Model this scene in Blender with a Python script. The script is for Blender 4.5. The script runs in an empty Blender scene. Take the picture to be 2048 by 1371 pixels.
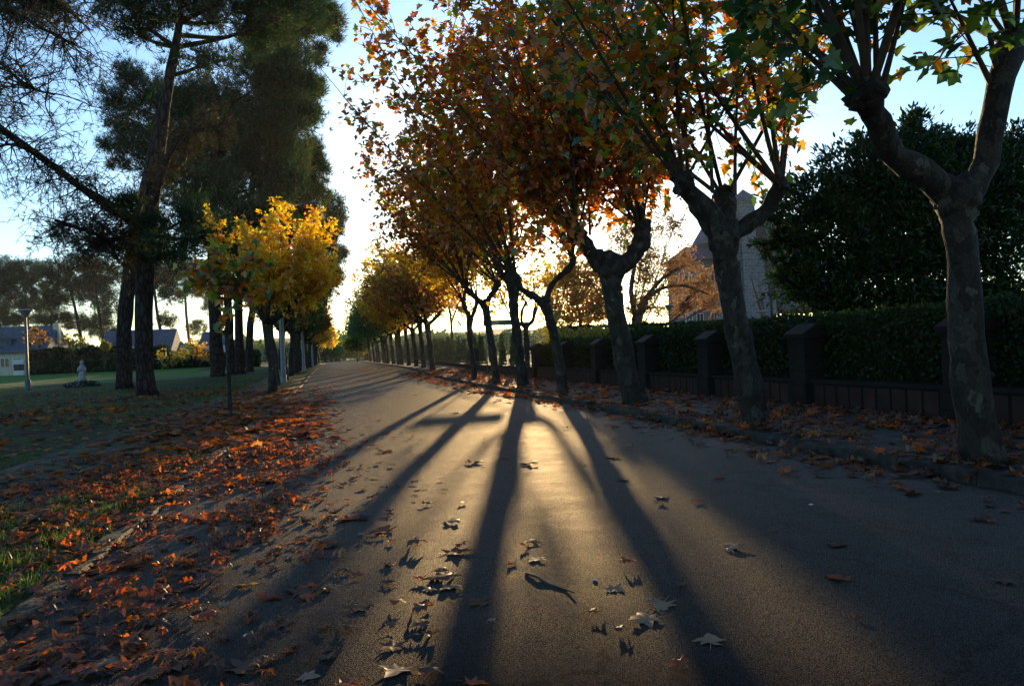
import bpy, math, random
import numpy as np
from mathutils import Vector, Matrix, noise as mnoise

# ------------------------------------------------------------------ camera, sky, sun
SC = bpy.context.scene
R = math.radians
rng = np.random.default_rng(11)
random.seed(5)

W, H, F = 2048.0, 1371.0, 1563.0
CAM = Vector((0.0, 0.0, 1.3))
ROLL = R(-2.4)
def cam_rot(yaw, pitch):
    return (Matrix.Rotation(-yaw, 3, 'Z') @ Matrix.Rotation(math.pi / 2 + pitch, 3, 'X') @ Matrix.Rotation(ROLL, 3, 'Z'))
def proj(rot, v):
    c = rot.transposed() @ v
    return (W / 2 + F * c.x / -c.z, H / 2 - F * c.y / -c.z)
yaw, pitch = R(12.8), R(1.0)
for _ in range(40):                     # aim: the road vanishes at (670, 715)
    x, y = proj(cam_rot(yaw, pitch), Vector((0, 1, 0)))
    dx, dy = x - 670, y - 715
    yaw += dx / F * .9; pitch -= dy / F * .9
ROT = cam_rot(yaw, pitch)
cd = bpy.data.cameras.new('camera')
cam = bpy.data.objects.new('camera', cd)
SC.collection.objects.link(cam)
cam.matrix_world = Matrix.Translation(CAM) @ ROT.to_4x4()
cd.sensor_width = 36; cd.lens = 36 * F / W; cd.clip_end = 9000; cd.clip_start = .05
SC.camera = cam

def ray(px, py):
    return (ROT @ Vector(((px - W / 2) / F, -(py - H / 2) / F, -1))).normalized()
def P(px, py, Y):
    r = ray(px, py)
    return CAM + r * (Y / r.y)
def ss(a, b, v):
    t = min(1, max(0, (v - a) / (b - a))); return t * t * (3 - 2 * t)
def zg(x, y):
    return .28 * ss(36, 60, y) + .55 * ss(60, 100, y) * ss(-6, -14, x)
def G(px, py):
    r = ray(px, py); z = 0
    for _ in range(8):
        p = CAM + r * ((z - CAM.z) / r.z); z = zg(p.x, p.y)
    return Vector((p.x, p.y, z))

SUN = ray(1045, 533)
sun_el = math.asin(SUN.z); sun_az = math.atan2(SUN.x, SUN.y)   # azimuth from +Y towards +X

world = bpy.data.worlds.new('World'); SC.world = world; world.use_nodes = True
nt = world.node_tree; nt.nodes.clear()
out = nt.nodes.new('ShaderNodeOutputWorld'); bg = nt.nodes.new('ShaderNodeBackground')
sky = nt.nodes.new('ShaderNodeTexSky'); sky.sky_type = 'NISHITA'
sky.sun_disc = False; sky.sun_elevation = sun_el; sky.sun_rotation = sun_az
sky.altitude = 300; sky.air_density = 1.0; sky.dust_density = 0.6; sky.ozone_density = 1.6
bg.inputs['Strength'].default_value = .15
# the glow of the sun's own disc in the sky
tc = nt.nodes.new('ShaderNodeTexCoord')
dot = nt.nodes.new('ShaderNodeVectorMath'); dot.operation = 'DOT_PRODUCT'
nt.links.new(tc.outputs['Generated'], dot.inputs[0]); dot.inputs[1].default_value = SUN
mr = nt.nodes.new('ShaderNodeMapRange')
mr.inputs['From Min'].default_value = math.cos(R(.55)); mr.inputs['From Max'].default_value = math.cos(R(.25))
mr.inputs['To Max'].default_value = 60.0
nt.links.new(dot.outputs['Value'], mr.inputs['Value'])
bg2 = nt.nodes.new('ShaderNodeBackground'); bg2.inputs['Color'].default_value = (1, .9, .7, 1)
nt.links.new(mr.outputs['Result'], bg2.inputs['Strength'])
pw_ = nt.nodes.new('ShaderNodeMath'); pw_.operation = 'POWER'; pw_.inputs[1].default_value = 700
nt.links.new(dot.outputs['Value'], pw_.inputs[0])
mu_ = nt.nodes.new('ShaderNodeMath'); mu_.operation = 'MULTIPLY_ADD'; mu_.inputs[1].default_value = .4
nt.links.new(pw_.outputs[0], mu_.inputs[0]); nt.links.new(mr.outputs['Result'], mu_.inputs[2]); nt.links.new(mu_.outputs[0], bg2.inputs['Strength'])
ad = nt.nodes.new('ShaderNodeAddShader')
hsv = nt.nodes.new('ShaderNodeMixRGB'); hsv.blend_type = 'MULTIPLY'; hsv.inputs[0].default_value = 1; hsv.inputs[2].default_value = (.75, .96, 1.22, 1)
nt.links.new(sky.outputs['Color'], hsv.inputs[1]); nt.links.new(hsv.outputs[0], bg.inputs['Color'])
nt.links.new(bg.outputs[0], ad.inputs[0]); nt.links.new(bg2.outputs[0], ad.inputs[1])
nt.links.new(ad.outputs[0], out.inputs['Surface'])

sd = bpy.data.lights.new('sun', 'SUN'); sd.energy = 4.4; sd.angle = R(.5); sd.color = (1, .70, .35)
sun = bpy.data.objects.new('sun', sd); SC.collection.objects.link(sun)
sun.rotation_euler = (-SUN).to_track_quat('-Z', 'Y').to_euler()

SC.view_settings.view_transform = 'Standard'; SC.view_settings.look = 'None'
SC.view_settings.exposure = 1.12; SC.view_settings.gamma = 1; SC.view_settings.use_curve_mapping = False
SC.cycles.max_bounces = 7; SC.cycles.diffuse_bounces = 3; SC.cycles.glossy_bounces = 2
SC.cycles.transmission_bounces = 5; SC.cycles.transparent_max_bounces = 4
SC.cycles.volume_bounces = 0
SC.cycles.sample_clamp_indirect = 4
try:
    SC.cycles.use_denoising = True
except Exception:
    pass

# ------------------------------------------------------------------ materials
def mat(name):
    m = bpy.data.materials.new(name); m.use_nodes = True
    return m, m.node_tree, m.node_tree.nodes['Principled BSDF']
def N(t, typ, **kw):
    n = t.nodes.new(typ)
    for k, v in kw.items():
        if hasattr(n, k): setattr(n, k, v)
        else: n.inputs[k].default_value = v
    return n
def ramp(t, stops, interp='LINEAR'):
    n = t.nodes.new('ShaderNodeValToRGB'); cr = n.color_ramp; cr.interpolation = interp
    while len(cr.elements) > 1: cr.elements.remove(cr.elements[-1])
    cr.elements[0].position = stops[0][0]; cr.elements[0].color = (*stops[0][1], 1)
    for p_, c in stops[1:]:
        e = cr.elements.new(p_); e.color = (*c, 1)
    return n
def plain(name, col, rough=.7, metal=0, nscale=0, namt=.25, bump=0, bscale=30):
    m, t, b = mat(name)
    b.inputs['Roughness'].default_value = rough; b.inputs['Metallic'].default_value = metal
    b.inputs['Base Color'].default_value = (*col, 1)
    if rough > .78: b.inputs['Specular IOR Level'].default_value = .12
    tcn = N(t, 'ShaderNodeTexCoord')
    if nscale:
        n = N(t, 'ShaderNodeTexNoise', Scale=nscale, Detail=5.0)
        t.links.new(tcn.outputs['Object'], n.inputs['Vector'])
        r_ = ramp(t, [(.3, tuple(c * (1 - namt) for c in col)), (.7, tuple(min(1, c * (1 + namt)) for c in col))])
        t.links.new(n.outputs['Fac'], r_.inputs['Fac']); t.links.new(r_.outputs['Color'], b.inputs['Base Color'])
    if bump:
        n2 = N(t, 'ShaderNodeTexNoise', Scale=bscale, Detail=4.0)
        t.links.new(tcn.outputs['Object'], n2.inputs['Vector'])
        bp = N(t, 'ShaderNodeBump', Strength=bump, Distance=.02)
        t.links.new(n2.outputs['Fac'], bp.inputs['Height']); t.links.new(bp.outputs['Normal'], b.inputs['Normal'])
    return m
def leaf_mat(name, stops, trans=.5, gloss=.06, rough=.4, bright=1.0):
    m = bpy.data.materials.new(name); m.use_nodes = True; t = m.node_tree; t.nodes.clear()
    o = N(t, 'ShaderNodeOutputMaterial'); g = N(t, 'ShaderNodeNewGeometry')
    r_ = ramp(t, stops); t.links.new(g.outputs['Random Per Island'], r_.inputs['Fac'])
    d = N(t, 'ShaderNodeBsdfDiffuse'); tr = N(t, 'ShaderNodeBsdfTranslucent')
    gl = N(t, 'ShaderNodeBsdfGlossy', Roughness=rough)
    gl.inputs['Color'].default_value = (.8, .8, .8, 1)
    hs = N(t, 'ShaderNodeHueSaturation', Saturation=1.12, Value=bright)
    t.links.new(r_.outputs['Color'], hs.inputs['Color'])
    t.links.new(r_.outputs['Color'], d.inputs['Color']); t.links.new(hs.outputs['Color'], tr.inputs['Color'])
    m1 = N(t, 'ShaderNodeMixShader'); m1.inputs[0].default_value = trans
    t.links.new(d.outputs[0], m1.inputs[1]); t.links.new(tr.outputs[0], m1.inputs[2])
    m2 = N(t, 'ShaderNodeMixShader'); m2.inputs[0].default_value = gloss
    t.links.new(m1.outputs[0], m2.inputs[1]); t.links.new(gl.outputs[0], m2.inputs[2])
    t.links.new(m2.outputs[0], o.inputs['Surface'])
    return m

RUST = (.42, .09, .018); ORANGE = (.62, .20, .025); AMBER = (.62, .34, .05); YEL = (.60, .48, .06)
LIME = (.26, .34, .045); GREEN = (.07, .15, .03); DGREEN = (.03, .085, .03); BROWN = (.16, .07, .03)
M = {}
M['leaf_orange'] = leaf_mat('leaf_orange', [(0, BROWN), (.18, RUST), (.5, ORANGE), (.75, AMBER), (.88, LIME), (1, GREEN)], trans=.62, bright=1.2)
M['leaf_rust'] = leaf_mat('leaf_rust', [(0, BROWN), (.25, RUST), (.6, ORANGE), (.82, AMBER), (.92, LIME), (1, GREEN)], trans=.62, bright=1.2)
M['leaf_mixed'] = leaf_mat('leaf_mixed', [(0, RUST), (.25, ORANGE), (.45, AMBER), (.6, LIME), (.8, GREEN), (1, DGREEN)], trans=.6, bright=1.2)
M['leaf_green'] = leaf_mat('leaf_green', [(0, ORANGE), (.1, AMBER), (.25, LIME), (.5, GREEN), (1, DGREEN)])
M['leaf_gold'] = leaf_mat('leaf_gold', [(0, ORANGE), (.25, AMBER), (.6, YEL), (.85, YEL), (1, LIME)], trans=.66, bright=1.55)
M['leaf_lime'] = leaf_mat('leaf_lime', [(0, AMBER), (.25, LIME), (.7, GREEN), (1, DGREEN)])
M['leaf_far_green'] = leaf_mat('leaf_far_green', [(0, LIME), (.3, GREEN), (1, (.03, .11, .04))])
M['laurel'] = leaf_mat('laurel', [(0, (.01, .028, .008)), (.8, (.018, .045, .012)), (1, (.06, .11, .02))], trans=.3, gloss=.03, rough=.3)
M['hedge'] = leaf_mat('hedge', [(0, (.01, .028, .006)), (.8, (.02, .048, .01)), (1, (.06, .07, .015))], trans=.4, gloss=.02)
M['needle'] = leaf_mat('needle', [(0, (.014, .04, .02)), (.7, (.028, .065, .026)), (1, (.10, .085, .03))], trans=.4, gloss=.015)
M['needle_sunlit'] = leaf_mat('needle_sunlit', [(0, (.016, .045, .018)), (.6, (.045, .08, .024)), (1, (.14, .14, .035))], trans=.55, gloss=.01)  # lighter olive needles: sunlight on the road-side pine crowns, put into the colour
M['needle_dry'] = leaf_mat('needle_dry', [(0, (.03, .045, .02)), (.6, (.05, .05, .02)), (1, (.10, .055, .02))], trans=.3, gloss=.03)
M['litter'] = leaf_mat('litter', [(0, (.10, .045, .02)), (.25, (.19, .07, .02)), (.6, (.38, .08, .014)), (.88, (.50, .14, .022)), (1, (.28, .18, .08))], trans=.55, gloss=.05, rough=.4, bright=1.7)
M['litter_brown'] = leaf_mat('litter_brown', [(0, (.06, .03, .018)), (.5, (.12, .055, .03)), (.85, (.20, .085, .04)), (1, (.26, .17, .10))], trans=.4, gloss=.05, rough=.4)
M['litter_pale'] = leaf_mat('litter_pale', [(0, (.24, .16, .09)), (1, (.34, .25, .16))], trans=.3, gloss=.12)
M['grass'] = leaf_mat('grass', [(0, (.04, .09, .015)), (.6, (.09, .17, .02)), (1, (.22, .26, .04))], trans=.45, gloss=.05)
M['gold_far'] = leaf_mat('gold_far', [(0, (.28, .14, .05)), (.5, (.46, .26, .06)), (1, (.5, .40, .10))], trans=.68, bright=1.25)
M['yellow'] = leaf_mat('yellow', [(0, (.30, .19, .03)), (.6, (.36, .30, .04)), (1, (.20, .24, .04))], trans=.5)
M['rust_far'] = leaf_mat('rust_far', [(0, (.20, .10, .05)), (.6, (.34, .19, .07)), (1, (.42, .28, .10))], trans=.6)
M['reed'] = leaf_mat('reed', [(0, (.04, .09, .02)), (.7, (.08, .14, .03)), (1, (.22, .22, .05))], trans=.45)

def bark_plane():
    m, t, b = mat('plane_bark'); tcn = N(t, 'ShaderNodeTexCoord')
    mp = N(t, 'ShaderNodeMapping'); mp.inputs['Scale'].default_value = (1, 1, .6)
    t.links.new(tcn.outputs['Object'], mp.inputs['Vector'])
    n1 = N(t, 'ShaderNodeTexNoise', Scale=11.0, Detail=6.0, Roughness=.62)
    n2 = N(t, 'ShaderNodeTexVoronoi', Scale=13.0)
    n3 = N(t, 'ShaderNodeTexNoise', Scale=45.0, Detail=4.0)
    for n in (n1, n2, n3): t.links.new(mp.outputs[0], n.inputs['Vector'])
    r1 = ramp(t, [(0, (.024, .020, .016)), (.35, (.034, .030, .024)), (.62, (.044, .040, .031)), (.82, (.060, .056, .044)), (.95, (.095, .092, .072))], 'CONSTANT')
    wv = N(t, 'ShaderNodeMixRGB'); wv.blend_type = 'ADD'; wv.inputs[0].default_value = .22; t.links.new(mp.outputs[0], wv.inputs[1]); t.links.new(n1.outputs['Color'], wv.inputs[2]); t.links.new(wv.outputs[0], n2.inputs['Vector'])
    sc_ = N(t, 'ShaderNodeSeparateXYZ'); t.links.new(n2.outputs['Color'], sc_.inputs[0]); t.links.new(sc_.outputs[0], r1.inputs['Fac'])
    mx = N(t, 'ShaderNodeMixRGB'); mx.blend_type = 'MULTIPLY'; mx.inputs[0].default_value = .6
    r3 = ramp(t, [(.35, (.45, .43, .4)), (.6, (1, 1, 1))])
    t.links.new(n3.outputs['Fac'], r3.inputs['Fac'])
    t.links.new(r1.outputs['Color'], mx.inputs[1]); t.links.new(r3.outputs['Color'], mx.inputs[2])
    t.links.new(mx.outputs[0], b.inputs['Base Color']); b.inputs['Roughness'].default_value = .8; b.inputs['Specular IOR Level'].default_value = .2
    bp = N(t, 'ShaderNodeBump', Strength=.7, Distance=.02); 
    av = N(t, 'ShaderNodeMath'); av.operation = 'ADD'
    t.links.new(n1.outputs['Fac'], av.inputs[0]); t.links.new(n3.outputs['Fac'], av.inputs[1])
    t.links.new(av.outputs[0], bp.inputs['Height']); t.links.new(bp.outputs[0], b.inputs['Normal'])
    return m
M['bark'] = bark_plane()
def bark_pine():
    m, t, b = mat('pine_bark'); tcn = N(t, 'ShaderNodeTexCoord')
    mp = N(t, 'ShaderNodeMapping'); mp.inputs['Scale'].default_value = (1, 1, .3)
    t.links.new(tcn.outputs['Object'], mp.inputs['Vector'])
    v = N(t, 'ShaderNodeTexVoronoi', Scale=6.0, feature='DISTANCE_TO_EDGE'); n = N(t, 'ShaderNodeTexNoise', Scale=9.0, Detail=6.0)
    t.links.new(mp.outputs[0], v.inputs['Vector']); t.links.new(mp.outputs[0], n.inputs['Vector'])
    r1 = ramp(t, [(0, (.02, .015, .012)), (.2, (.08, .055, .045)), (1, (.13, .085, .065))])
    t.links.new(v.outputs['Distance'], r1.inputs['Fac'])
    mx = N(t, 'ShaderNodeMixRGB'); mx.blend_type = 'MULTIPLY'; mx.inputs[0].default_value = .7
    t.links.new(r1.outputs[0], mx.inputs[1]); t.links.new(n.outputs['Color'], mx.inputs[2])
    t.links.new(mx.outputs[0], b.inputs['Base Color']); b.inputs['Roughness'].default_value = .9
    bp = N(t, 'ShaderNodeBump', Strength=1.0, Distance=.05)
    t.links.new(v.outputs['Distance'], bp.inputs['Height']); t.links.new(bp.outputs[0], b.inputs['Normal'])
    return m
M['pine'] = bark_pine(); M['pine'].node_tree.nodes['Principled BSDF'].inputs['Specular IOR Level'].default_value = .1
M['twig'] = plain('twig_bark', (.07, .055, .04), .8, nscale=12)

def asphalt():
    m, t, b = mat('asphalt'); tcn = N(t, 'ShaderNodeTexCoord')
    ns = [N(t, 'ShaderNodeTexNoise', Scale=s, Detail=d) for s, d in ((.35, 4.0), (3.0, 5.0), (150.0, 3.0))]
    vo = N(t, 'ShaderNodeTexVoronoi', Scale=165.0)
    for n in ns + [vo]: t.links.new(tcn.outputs['Object'], n.inputs['Vector'])
    r1 = ramp(t, [(.3, (.022, .021, .020)), (.7, (.037, .034, .032))]); t.links.new(ns[0].outputs['Fac'], r1.inputs['Fac'])
    r2 = ramp(t, [(.35, (.75, .75, .75)), (.65, (1.1, 1.08, 1.05))]); t.links.new(ns[1].outputs['Fac'], r2.inputs['Fac'])
    r3 = ramp(t, [(0, (1.7, 1.65, 1.6)), (.25, (1, 1, 1)), (.6, (.5, .5, .5))]); t.links.new(vo.outputs['Distance'], r3.inputs['Fac'])
    a = N(t, 'ShaderNodeMixRGB'); a.blend_type = 'MULTIPLY'; a.inputs[0].default_value = 1
    c = N(t, 'ShaderNodeMixRGB'); c.blend_type = 'MULTIPLY'; c.inputs[0].default_value = .8
    t.links.new(r1.outputs[0], a.inputs[1]); t.links.new(r2.outputs[0], a.inputs[2])
    t.links.new(a.outputs[0], c.inputs[1]); t.links.new(r3.outputs[0], c.inputs[2])
    rr = N(t, 'ShaderNodeMapRange'); rr.inputs['To Min'].default_value = .5; rr.inputs['To Max'].default_value = .68
    t.links.new(ns[1].outputs['Fac'], rr.inputs['Value'])
    ds = N(t, 'ShaderNodeVectorMath'); ds.operation = 'LENGTH'
    bp = N(t, 'ShaderNodeBump', Strength=.8, Distance=.004); bp.invert = True
    t.links.new(vo.outputs['Distance'], bp.inputs['Height'])
    bp2 = N(t, 'ShaderNodeBump', Strength=.25, Distance=.02)
    t.links.new(ns[1].outputs['Fac'], bp2.inputs['Height']); t.links.new(bp.outputs[0], bp2.inputs['Normal'])
    nd = N(t, 'ShaderNodeTexNoise', Scale=2.2, Detail=4.0); t.links.new(tcn.outputs['Object'], nd.inputs['Vector'])
    wv = N(t, 'ShaderNodeMixRGB'); wv.blend_type = 'ADD'; wv.inputs[0].default_value = .55; t.links.new(tcn.outputs['Object'], wv.inputs[1]); t.links.new(nd.outputs['Color'], wv.inputs[2])
    cr = N(t, 'ShaderNodeTexVoronoi', Scale=.55, feature='DISTANCE_TO_EDGE'); t.links.new(wv.outputs[0], cr.inputs['Vector'])
    crr = ramp(t, [(0, (.35, .35, .35)), (.010, (.45, .45, .45)), (.02, (1, 1, 1))]); t.links.new(cr.outputs['Distance'], crr.inputs['Fac'])
    c2 = N(t, 'ShaderNodeMixRGB'); c2.blend_type = 'MULTIPLY'; c2.inputs[0].default_value = .8; t.links.new(c.outputs[0], c2.inputs[1]); t.links.new(crr.outputs[0], c2.inputs[2]); c = c2
    df = N(t, 'ShaderNodeBsdfDiffuse'); gl = N(t, 'ShaderNodeBsdfGlossy'); mx = N(t, 'ShaderNodeMixShader')
    t.links.new(c.outputs[0], df.inputs['Color']); gl.inputs['Color'].default_value = (1, .92, .80, 1)
    t.links.new(rr.outputs[0], gl.inputs['Roughness']); t.links.new(bp2.outputs[0], gl.inputs['Normal']); t.links.new(bp2.outputs[0], df.inputs['Normal'])
    sp = N(t, 'ShaderNodeMapRange'); sp.inputs['To Min'].default_value = .28; sp.inputs['To Max'].default_value = .035
    sp.inputs['From Max'].default_value = .55
    lw = N(t, 'ShaderNodeLayerWeight'); fm = N(t, 'ShaderNodeMapRange'); fm.inputs['From Min'].default_value = .6; fm.inputs['From Max'].default_value = .97
    fm.inputs['To Min'].default_value = .15; fm.inputs['To Max'].default_value = 1.8; mlt = N(t, 'ShaderNodeMath', operation='MULTIPLY')
    t.links.new(lw.outputs['Facing'], fm.inputs['Value']); t.links.new(fm.outputs[0], mlt.inputs[0]); t.links.new(sp.outputs[0], mlt.inputs[1])
    t.links.new(vo.outputs['Distance'], sp.inputs['Value']); t.links.new(mlt.outputs[0], mx.inputs[0])
    t.links.new(df.outputs[0], mx.inputs[1]); t.links.new(gl.outputs[0], mx.inputs[2])
    t.links.new(mx.outputs[0], t.nodes['Material Output'].inputs['Surface']); t.nodes.remove(b)
    return m
M['asphalt'] = asphalt()

def ground_mat():
    m, t, b = mat('lawn_soil'); tcn = N(t, 'ShaderNodeTexCoord')
    n1 = N(t, 'ShaderNodeTexNoise', Scale=.45, Detail=6.0, Roughness=.6); n2 = N(t, 'ShaderNodeTexNoise', Scale=14.0, Detail=6.0)
    for n in (n1, n2): t.links.new(tcn.outputs['Object'], n.inputs['Vector'])
    r1 = ramp(t, [(.40, (.04, .028, .018)), (.52, (.04, .055, .014)), (.68, (.04, .09, .014))])
    t.links.new(n1.outputs['Fac'], r1.inputs['Fac'])
    r2 = ramp(t, [(.3, (.5, .5, .5)), (.7, (1.3, 1.3, 1.3))]); t.links.new(n2.outputs['Fac'], r2.inputs['Fac'])
    a = N(t, 'ShaderNodeMixRGB'); a.blend_type = 'MULTIPLY'; a.inputs[0].default_value = 1
    t.links.new(r1.outputs[0], a.inputs[1]); t.links.new(r2.outputs[0], a.inputs[2]); t.links.new(a.outputs[0], b.inputs['Base Color'])
    b.inputs['Roughness'].default_value = .95; b.inputs['Specular IOR Level'].default_value = .08
    bp = N(t, 'ShaderNodeBump', Strength=.8, Distance=.04); t.links.new(n2.outputs['Fac'], bp.inputs['Height']); t.links.new(bp.outputs[0], b.inputs['Normal'])
    return m
M['ground'] = ground_mat()
M['field'] = plain('meadow', (.05, .13, .012), .95, nscale=3, namt=.35, bump=.8, bscale=20)

def slab_mat(name, c1, c2, mort, sx, sy, moss=.5, rough=.75):
    m, t, b = mat(name); tcn = N(t, 'ShaderNodeTexCoord')
    mp = N(t, 'ShaderNodeMapping'); mp.inputs['Rotation'].default_value = (0, 0, math.pi / 2)
    br = N(t, 'ShaderNodeTexBrick'); br.inputs['Scale'].default_value = 1
    br.inputs['Brick Width'].default_value = sx; br.inputs['Row Height'].default_value = sy
    br.inputs['Mortar Size'].default_value = .015; br.inputs['Mortar Smooth'].default_value = .3
    br.inputs['Color1'].default_value = (*c1, 1); br.inputs['Color2'].default_value = (*c2, 1); br.inputs['Mortar'].default_value = (*mort, 1)
    n = N(t, 'ShaderNodeTexNoise', Scale=1.1, Detail=6.0); n2 = N(t, 'ShaderNodeTexNoise', Scale=20.0, Detail=4.0)
    t.links.new(tcn.outputs['Object'], mp.inputs[0]); t.links.new(mp.outputs[0], br.inputs['Vector'])
    for k in (n, n2): t.links.new(tcn.outputs['Object'], k.inputs['Vector'])
    f = N(t, 'ShaderNodeMapRange'); f.inputs['From Min'].default_value = .5 + (.5 - moss) * .3; f.inputs['From Max'].default_value = .5 + (.5 - moss) * .3 + .05
    t.links.new(n.outputs['Fac'], f.inputs['Value'])
    a = N(t, 'ShaderNodeMixRGB'); t.links.new(f.outputs[0], a.inputs[0]); t.links.new(br.outputs['Color'], a.inputs[1]); a.inputs[2].default_value = (.045, .055, .02, 1)
    c = N(t, 'ShaderNodeMixRGB'); c.blend_type = 'MULTIPLY'; c.inputs[0].default_value = .6
    t.links.new(a.outputs[0], c.inputs[1]); t.links.new(n2.outputs['Color'], c.inputs[2])
    t.links.new(c.outputs[0], b.inputs['Base Color']); b.inputs['Roughness'].default_value = rough; b.inputs['Specular IOR Level'].default_value = .15
    ad_ = N(t, 'ShaderNodeMath'); ad_.operation = 'MULTIPLY_ADD'; t.links.new(br.outputs['Fac'], ad_.inputs[0]); ad_.inputs[1].default_value = -1.0; t.links.new(n2.outputs['Fac'], ad_.inputs[2])
    bp = N(t, 'ShaderNodeBump', Strength=.8, Distance=.02); t.links.new(ad_.outputs[0], bp.inputs['Height']); t.links.new(bp.outputs[0], b.inputs['Normal'])
    return m
M['slab'] = slab_mat('flagstones', (.09, .085, .078), (.06, .057, .053), (.02, .019, .014), .9, .45, .95)
M['slab_r'] = slab_mat('flagstones_right', (.08, .073, .068), (.055, .05, .048), (.03, .026, .02), .8, .4, .35)
M['kerb'] = plain('kerb_stone', (.055, .048, .04), .8, nscale=9, namt=.5, bump=.9, bscale=45)
M['kerb_dark'] = plain('kerb_stone_mossy', (.045, .045, .038), .85, nscale=7, namt=.5, bump=.9, bscale=40)
M['gravel'] = plain('gravel_path', (.22, .21, .19), .9, nscale=20, bump=.5)

def wall_stone(name, c1, c2, mort, bw, rh, axis='y'):
    m, t, b = mat(name); g = N(t, 'ShaderNodeTexCoord'); sp = N(t, 'ShaderNodeSeparateXYZ'); cb = N(t, 'ShaderNodeCombineXYZ')
    t.links.new(g.outputs['Object'], sp.inputs[0])
    adx = N(t, 'ShaderNodeMath'); adx.operation = 'ADD'
    t.links.new(sp.outputs['X'], adx.inputs[0]); t.links.new(sp.outputs['Y'], adx.inputs[1])
    t.links.new(adx.outputs[0], cb.inputs['X']); t.links.new(sp.outputs['Z'], cb.inputs['Y'])
    br = N(t, 'ShaderNodeTexBrick'); br.inputs['Scale'].default_value = 1
    br.inputs['Brick Width'].default_value = bw; br.inputs['Row Height'].default_value = rh; br.inputs['Mortar Size'].default_value = rh * .06
    br.inputs['Color1'].default_value = (*c1, 1); br.inputs['Color2'].default_value = (*c2, 1); br.inputs['Mortar'].default_value = (*mort, 1)
    t.links.new(cb.outputs[0], br.inputs['Vector'])
    n2 = N(t, 'ShaderNodeTexNoise', Scale=3.0, Detail=6.0); t.links.new(g.outputs['Object'], n2.inputs['Vector'])
    r2 = ramp(t, [(.3, (.6, .6, .6)), (.7, (1.2, 1.2, 1.2))]); t.links.new(n2.outputs['Fac'], r2.inputs['Fac'])
    c = N(t, 'ShaderNodeMixRGB'); c.blend_type = 'MULTIPLY'; c.inputs[0].default_value = .8
    t.links.new(br.outputs['Color'], c.inputs[1]); t.links.new(r2.outputs[0], c.inputs[2]); t.links.new(c.outputs[0], b.inputs['Base Color'])
    b.inputs['Roughness'].default_value = .85; b.inputs['Specular IOR Level'].default_value = .15
    bp = N(t, 'ShaderNodeBump', Strength=.6, Distance=.03); bp.invert = True; t.links.new(br.outputs['Fac'], bp.inputs['Height']); t.links.new(bp.outputs[0], b.inputs['Normal'])
    return m
M['brickwall'] = wall_stone('red_stone_wall', (.052, .03, .025), (.038, .024, .02), (.012, .011, .01), .33, .5)
M['pillar'] = wall_stone('pillar_stone', (.024, .021, .018), (.018, .016, .014), (.015, .015, .013), .5, .24)
M['granite'] = wall_stone('granite_blocks', (.17, .17, .175), (.115, .12, .13), (.23, .23, .24), .85, .42)
M['slate'] = wall_stone('slate_roof', (.11, .13, .17), (.09, .105, .14), (.05, .055, .07), .3, .2)
M['plaster'] = plain('cream_plaster', (.50, .45, .33), .85, nscale=2, namt=.12)
M['white'] = plain('white_paint', (.55, .57, .58), .6, nscale=3, namt=.1)
M['glass'] = plain('window_glass', (.03, .04, .05), .1)
M['iron'] = plain('dark_iron', (.03, .032, .03), .5, .6, nscale=20)
M['galv'] = plain('galvanised_steel', (.15, .16, .17), .45, .7, nscale=6, namt=.15)
M['grey_lamp'] = plain('grey_lamp_paint', (.06, .08, .085), .5, .3, nscale=8, namt=.15)
M['lamp_glass'] = plain('lamp_diffuser', (.25, .24, .22), .4)
M['sign'] = plain('sign_green', (.015, .085, .06), .4, nscale=5, namt=.1)
M['letters'] = plain('sign_letters', (.65, .68, .65), .5)
M['stone_white'] = plain('pale_statue_stone', (.27, .27, .27), .7, nscale=6, namt=.3, bump=.3)
M['rock'] = plain('dark_soil_bed', (.05, .045, .035), .9, nscale=6, bump=.8)
M['pebble'] = plain('chalk_pebble', (.6, .6, .6), .7, nscale=9)
M['cream_flower'] = plain('pale_petals', (.55, .55, .58), .7)
M['pink_flower'] = plain('pink_petals', (.45, .20, .22), .7)
M['hill'] = plain('far_woods', (.05, .065, .035), .95, nscale=.05, namt=.4, bump=1, bscale=.4)
M['core'] = plain('hedge_core', (.012, .018, .008), .95, nscale=8)

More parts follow.
